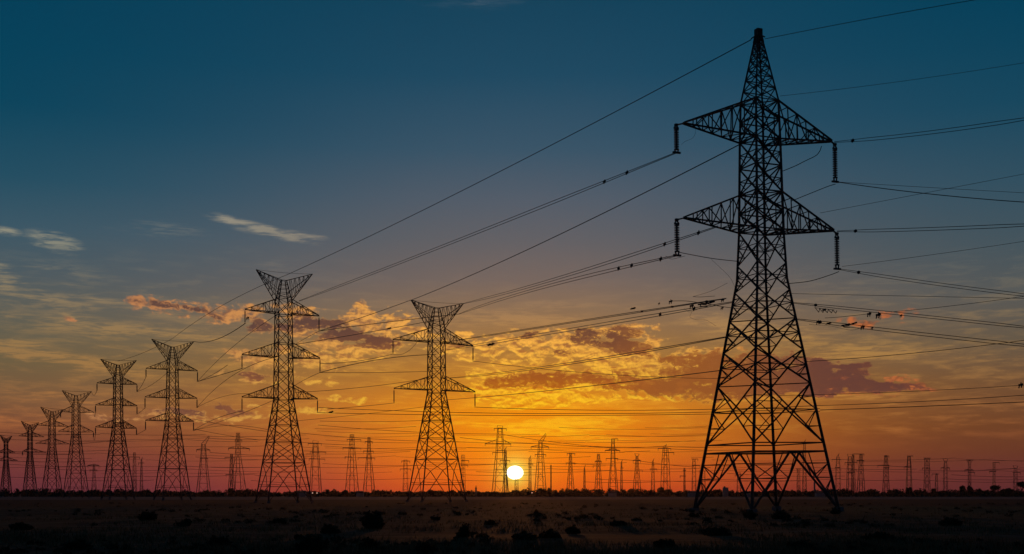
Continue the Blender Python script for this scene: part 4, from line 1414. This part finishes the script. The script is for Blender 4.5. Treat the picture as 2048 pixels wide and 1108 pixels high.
# tufty grass, nobody could count it
def grass():
    rnd = random.Random(21)
    mb = MB()
    from mathutils import noise as mn
    cnt = 0
    while cnt < 6500:
        py = HZ + 17 + 110 * rnd.random() ** 1.1
        D = CAMH * F / (py - HZ)
        px = rnd.uniform(-60, 2110)
        p = w3(px, HZ, D)
        if mn.noise(Vector((p.x * .12, p.y * .07, 3))) < rnd.uniform(-.35, .25):
            continue
        cnt += 1
        h = rnd.uniform(.07, .26) * (1.5 if rnd.random() < .08 else 1)
        for j in range(7):
            a = rnd.uniform(0, 2 * pi)
            bx, by = p.x + rnd.gauss(0, .18), p.y + rnd.gauss(0, .18)
            tx, ty = bx + cos(a) * h * .6, by + sin(a) * h * .6
            k = len(mb.v)
            wd = rnd.uniform(.012, .03)
            ca, sa = cos(a + 1.57) * wd, sin(a + 1.57) * wd
            mb.v += [Vector((bx - ca, by - sa, -.05)), Vector((bx + ca, by + sa, -.05)), Vector((tx, ty, h * rnd.uniform(.6, 1.1)))]
            mb.f.append((k, k + 1, k + 2))
    o = mb.build('grass', M_GRASS)
    tag(o, 'dry dark grass tufts covering the foreground field', 'grass', kind='stuff')


grass()


def tree(px, D, wpx, ytop, label, kind='round', rnd=None, name='tree', cw=1.0):
    u = D / F
    o = empty(name, (w3(px, HZ, D).x, D, 0))
    tag(o, label, 'tree', 'trees standing out of the far tree line')
    H = CAMH + (HZ - ytop) * u
    w = wpx * u / 2
    f = MB()
    z0 = H * (.45 if kind != 'low' else .12)
    for i in range(10):
        a = rnd.uniform(0, 2 * pi)
        rr = rnd.uniform(0, .68) * w
        if kind == 'flat':
            zc, rz = H * rnd.uniform(.72, .86), H * .16
        elif kind == 'tall':
            zc, rz = H * rnd.uniform(.3, .85), H * .16
            rr *= .5
        else:
            zc, rz = (z0 + H) / 2 + rnd.uniform(-.12, .15) * H, (H - z0) * .34
        leafclump(f, (cos(a) * rr, sin(a) * rr, zc), w * .42, w * .42, rz, 110, .42, rnd, .1)
    f.build('crown', M_TREE, o)
    t = MB()
    t.bar((0, 0, 0), (.1, 0, H * .55), .22, .12)
    for i in range(4):
        a = rnd.uniform(0, 2 * pi)
        t.bar((.05, 0, H * .4), (cos(a) * w * .5, sin(a) * w * .5, H * .75), .1, .04)
    t.build('trunk', M_BARK, o)


rt = random.Random(9)
for t in [
    (1080, 780, 26, 974, 'dark dense tree clump under the slanting-head pylon', 'low'),
    (1098, 790, 12, 975, 'boxy dark tree just right of the clump under slanting-head pylon', 'low'),
    (1322, 770, 16, 973, 'dark round tree with ragged top in front of a far pylon', 'low'),
    (1337, 780, 20, 978, 'lower tree on the right of the dark ragged round tree', 'low'),
    (1818, 760, 14, 973, 'dark squarish tree clump at the foot of a far pylon', 'low'),
    (1925, 740, 13, 970, 'left one of two round trees under bar-topped pylon', 'round'),
    (1939, 735, 12, 970, 'right one of two round trees under bar-topped pylon', 'round'),
    (1960, 745, 16, 976, 'low round tree right of the two round trees', 'low'),
    (1987, 720, 30, 970, 'flat-topped spreading tree with light gaps at its trunk', 'flat'),
    (2017, 735, 18, 975, 'round tree between flat-topped tree and the edge tree', 'low'),
    (2044, 700, 24, 962, 'tallest tree at the right picture edge', 'flat'),
    (1868, 760, 14, 976, 'low tree clump under the shortest T-shaped pylon', 'low'),
    (1430, 770, 24, 978, 'broad tree hump seen behind near pylon left leg', 'low'),
    (656, 770, 12, 978, 'small bush-like tree right of largest pylon legs', 'low'),
    (690, 770, 12, 979, 'small tree at the foot of double-headed pylon', 'low'),
    (428, 770, 14, 981, 'small rounded tree right of the left slanted pylon', 'low'),
    (905, 770, 12, 980, 'small tree behind right legs of two-armed pylon', 'low'),
    (1170, 770, 14, 980, 'small tree under the needle-like mast', 'low'),
    (1260, 770, 12, 979, 'small tree left of forked pylon', 'low'),
]:
    tree(t[0], t[1], t[2], t[3], t[4], t[5], rt)


def far_wood():
    rnd = random.Random(33)
    mb = MB()
    x = -480.0
    prof = 3.6
    while x < 480:
        y = 800 + rnd.uniform(-25, 40)
        prof = max(2.9, min(4.8, prof + rnd.uniform(-.7, .7)))
        h = .35 + prof * rnd.uniform(.75, 1.1)
        w = rnd.uniform(1.2, 3.6)
        leafclump(mb, (x, y, h * .48), w, w, h * .55, int(60 + 30 * w), .6, rnd, .1)
        leafclump(mb, (x, y + 12, 1.2), 2.2, 2.2, 1.5, 60, .9, rnd, .1)
        x += rnd.uniform(.8, 2.0)
    o = mb.build('tree_belt', M_TREE)
    tag(o, 'low dark belt of trees and hedges along the whole horizon', 'wood', kind='stuff')


far_wood()

# ---- small buildings on the horizon
def house(px, D, wpx, ytop, label, kind='house'):
    u = D / F
    o = empty('house' if kind == 'house' else kind, (w3(px, HZ, D).x, D, 0))
    tag(o, label, 'building', 'small buildings on the horizon')
    H = CAMH + (HZ - ytop) * u
    w = wpx * u
    b = MB()
    if kind == 'house':
        b.box((0, 0, H * .33), (w, w * .7, H * .66))
        b.build('wall', M_WALL, o)
        r = MB()
        k = w / 2 + .3
        d = w * .35 + .3
        r.v += [Vector(q) for q in ((-k, -d, H * .66), (k, -d, H * .66), (k, d, H * .66), (-k, d, H * .66), (-k, 0, H), (k, 0, H))]
        r.f += [(0, 1, 5, 4), (2, 3, 4, 5), (0, 4, 3), (1, 2, 5), (3, 2, 1, 0)]
        r.build('roof', M_ROOF, o)
    elif kind == 'church_tower':
        b.box((0, 0, H * .36), (w, w, H * .72))
        b.build('wall', M_WALL, o)
        r = MB()
        r.lathe([(w * .62, H * .72), (w * .5, H * .78), (w * .22, H * .86), (.12, H)], (0, 0, 0), 8)
        r.build('spire', M_ROOF, o)
    elif kind == 'silo':
        b.lathe([(w / 2, 0), (w / 2, H * .93), (w * .3, H), (.1, H * 1.02)], (0, 0, 0), 12)
        b.build('silo_shell', M_WALL, o)
    else:
        b.box((0, 0, H / 2), (w, w, H))
        b.build('wall', M_WALL, o)
        c = MB()
        c.box((-w * .2, 0, H + .4), (w * .3, w * .3, .8))
        c.build('roof_box', M_ROOF, o)


M_WALL.node_tree.nodes['Principled BSDF'].inputs['Roughness'].default_value = .95
for t in [
    (952, 790, 3.4, 971, 'distant church tower with spire left of the sun', 'church_tower'),
    (1451, 790, 10, 975, 'flat-roofed block building behind the near pylon left leg', 'block_building'),
    (1629, 790, 3.4, 963, 'distant dark silo seen inside the near pylon right leg', 'silo'),
    (604, 760, 16, 981, 'gabled house in the tree belt behind the largest horned pylon', 'house'),
    (720, 765, 14, 982, 'gabled house between two far pylons left of centre', 'house'),
    (1225, 765, 16, 982, 'gabled house at the foot of flag-topped pylon', 'house'),
    (1385, 765, 18, 982, 'gabled house just left of the near pylon left leg', 'house'),
    (1640, 765, 18, 982, 'gabled house just beside the silo', 'house'),
    (1500, 765, 14, 983, 'gabled house between near pylon middle legs', 'house'),
]:
    house(*t)

# lit windows of the settlement: little porch lamps that glow
def lamp(px, py, D, label):
    m = bpy.data.materials.get('lit window')
    if not m:
        m = bpy.data.materials.new('lit window')
        m.use_nodes = True
        p = m.node_tree.nodes['Principled BSDF']
        p.inputs['Emission Color'].default_value = (1, .55, .35, 1)
        p.inputs['Emission Strength'].default_value = .55
    o = empty('yard_lamp', (w3(px, HZ, D).x, D, 0))
    tag(o, label, 'lamp', 'small lamps glowing in the far settlement')
    H = w3(px, py, D).z
    b = MB()
    b.bar((0, 0, 0), (0, 0, H), .06)
    b.build('pole', M_STEEL, o)
    c = MB()
    c.lathe([(.15, -.35), (.4, -.2), (.42, .1), (.15, .35)], (0, 0, H), 8)
    c.build('lamp_globe', m, o)


lamp(625, 986, 740, 'left one of two small lights low in the tree belt')
lamp(634, 986, 740, 'right one of two small lights low in the tree belt')
lamp(1064, 985.5, 740, 'small light in the tree belt right of the sun')


# ------------------------------------------------------------------ evening haze
def haze():
    m = bpy.data.materials.new('evening haze')
    m.use_nodes = True
    nt = m.node_tree
    nt.nodes.clear()
    v = nt.nodes.new('ShaderNodeVolumePrincipled')
    v.inputs['Color'].default_value = (.85, .70, .72, 1)
    v.inputs['Density'].default_value = .000024
    v.inputs['Anisotropy'].default_value = .8
    o_ = nt.nodes.new('ShaderNodeOutputMaterial')
    nt.links.new(v.outputs[0], o_.inputs['Volume'])
    mb = MB()
    mb.box((0, 900, 27), (4200, 2300, 57))
    o = mb.build('haze', m)
    tag(o, 'thin evening haze lying over the plain', 'haze', kind='stuff')


haze()
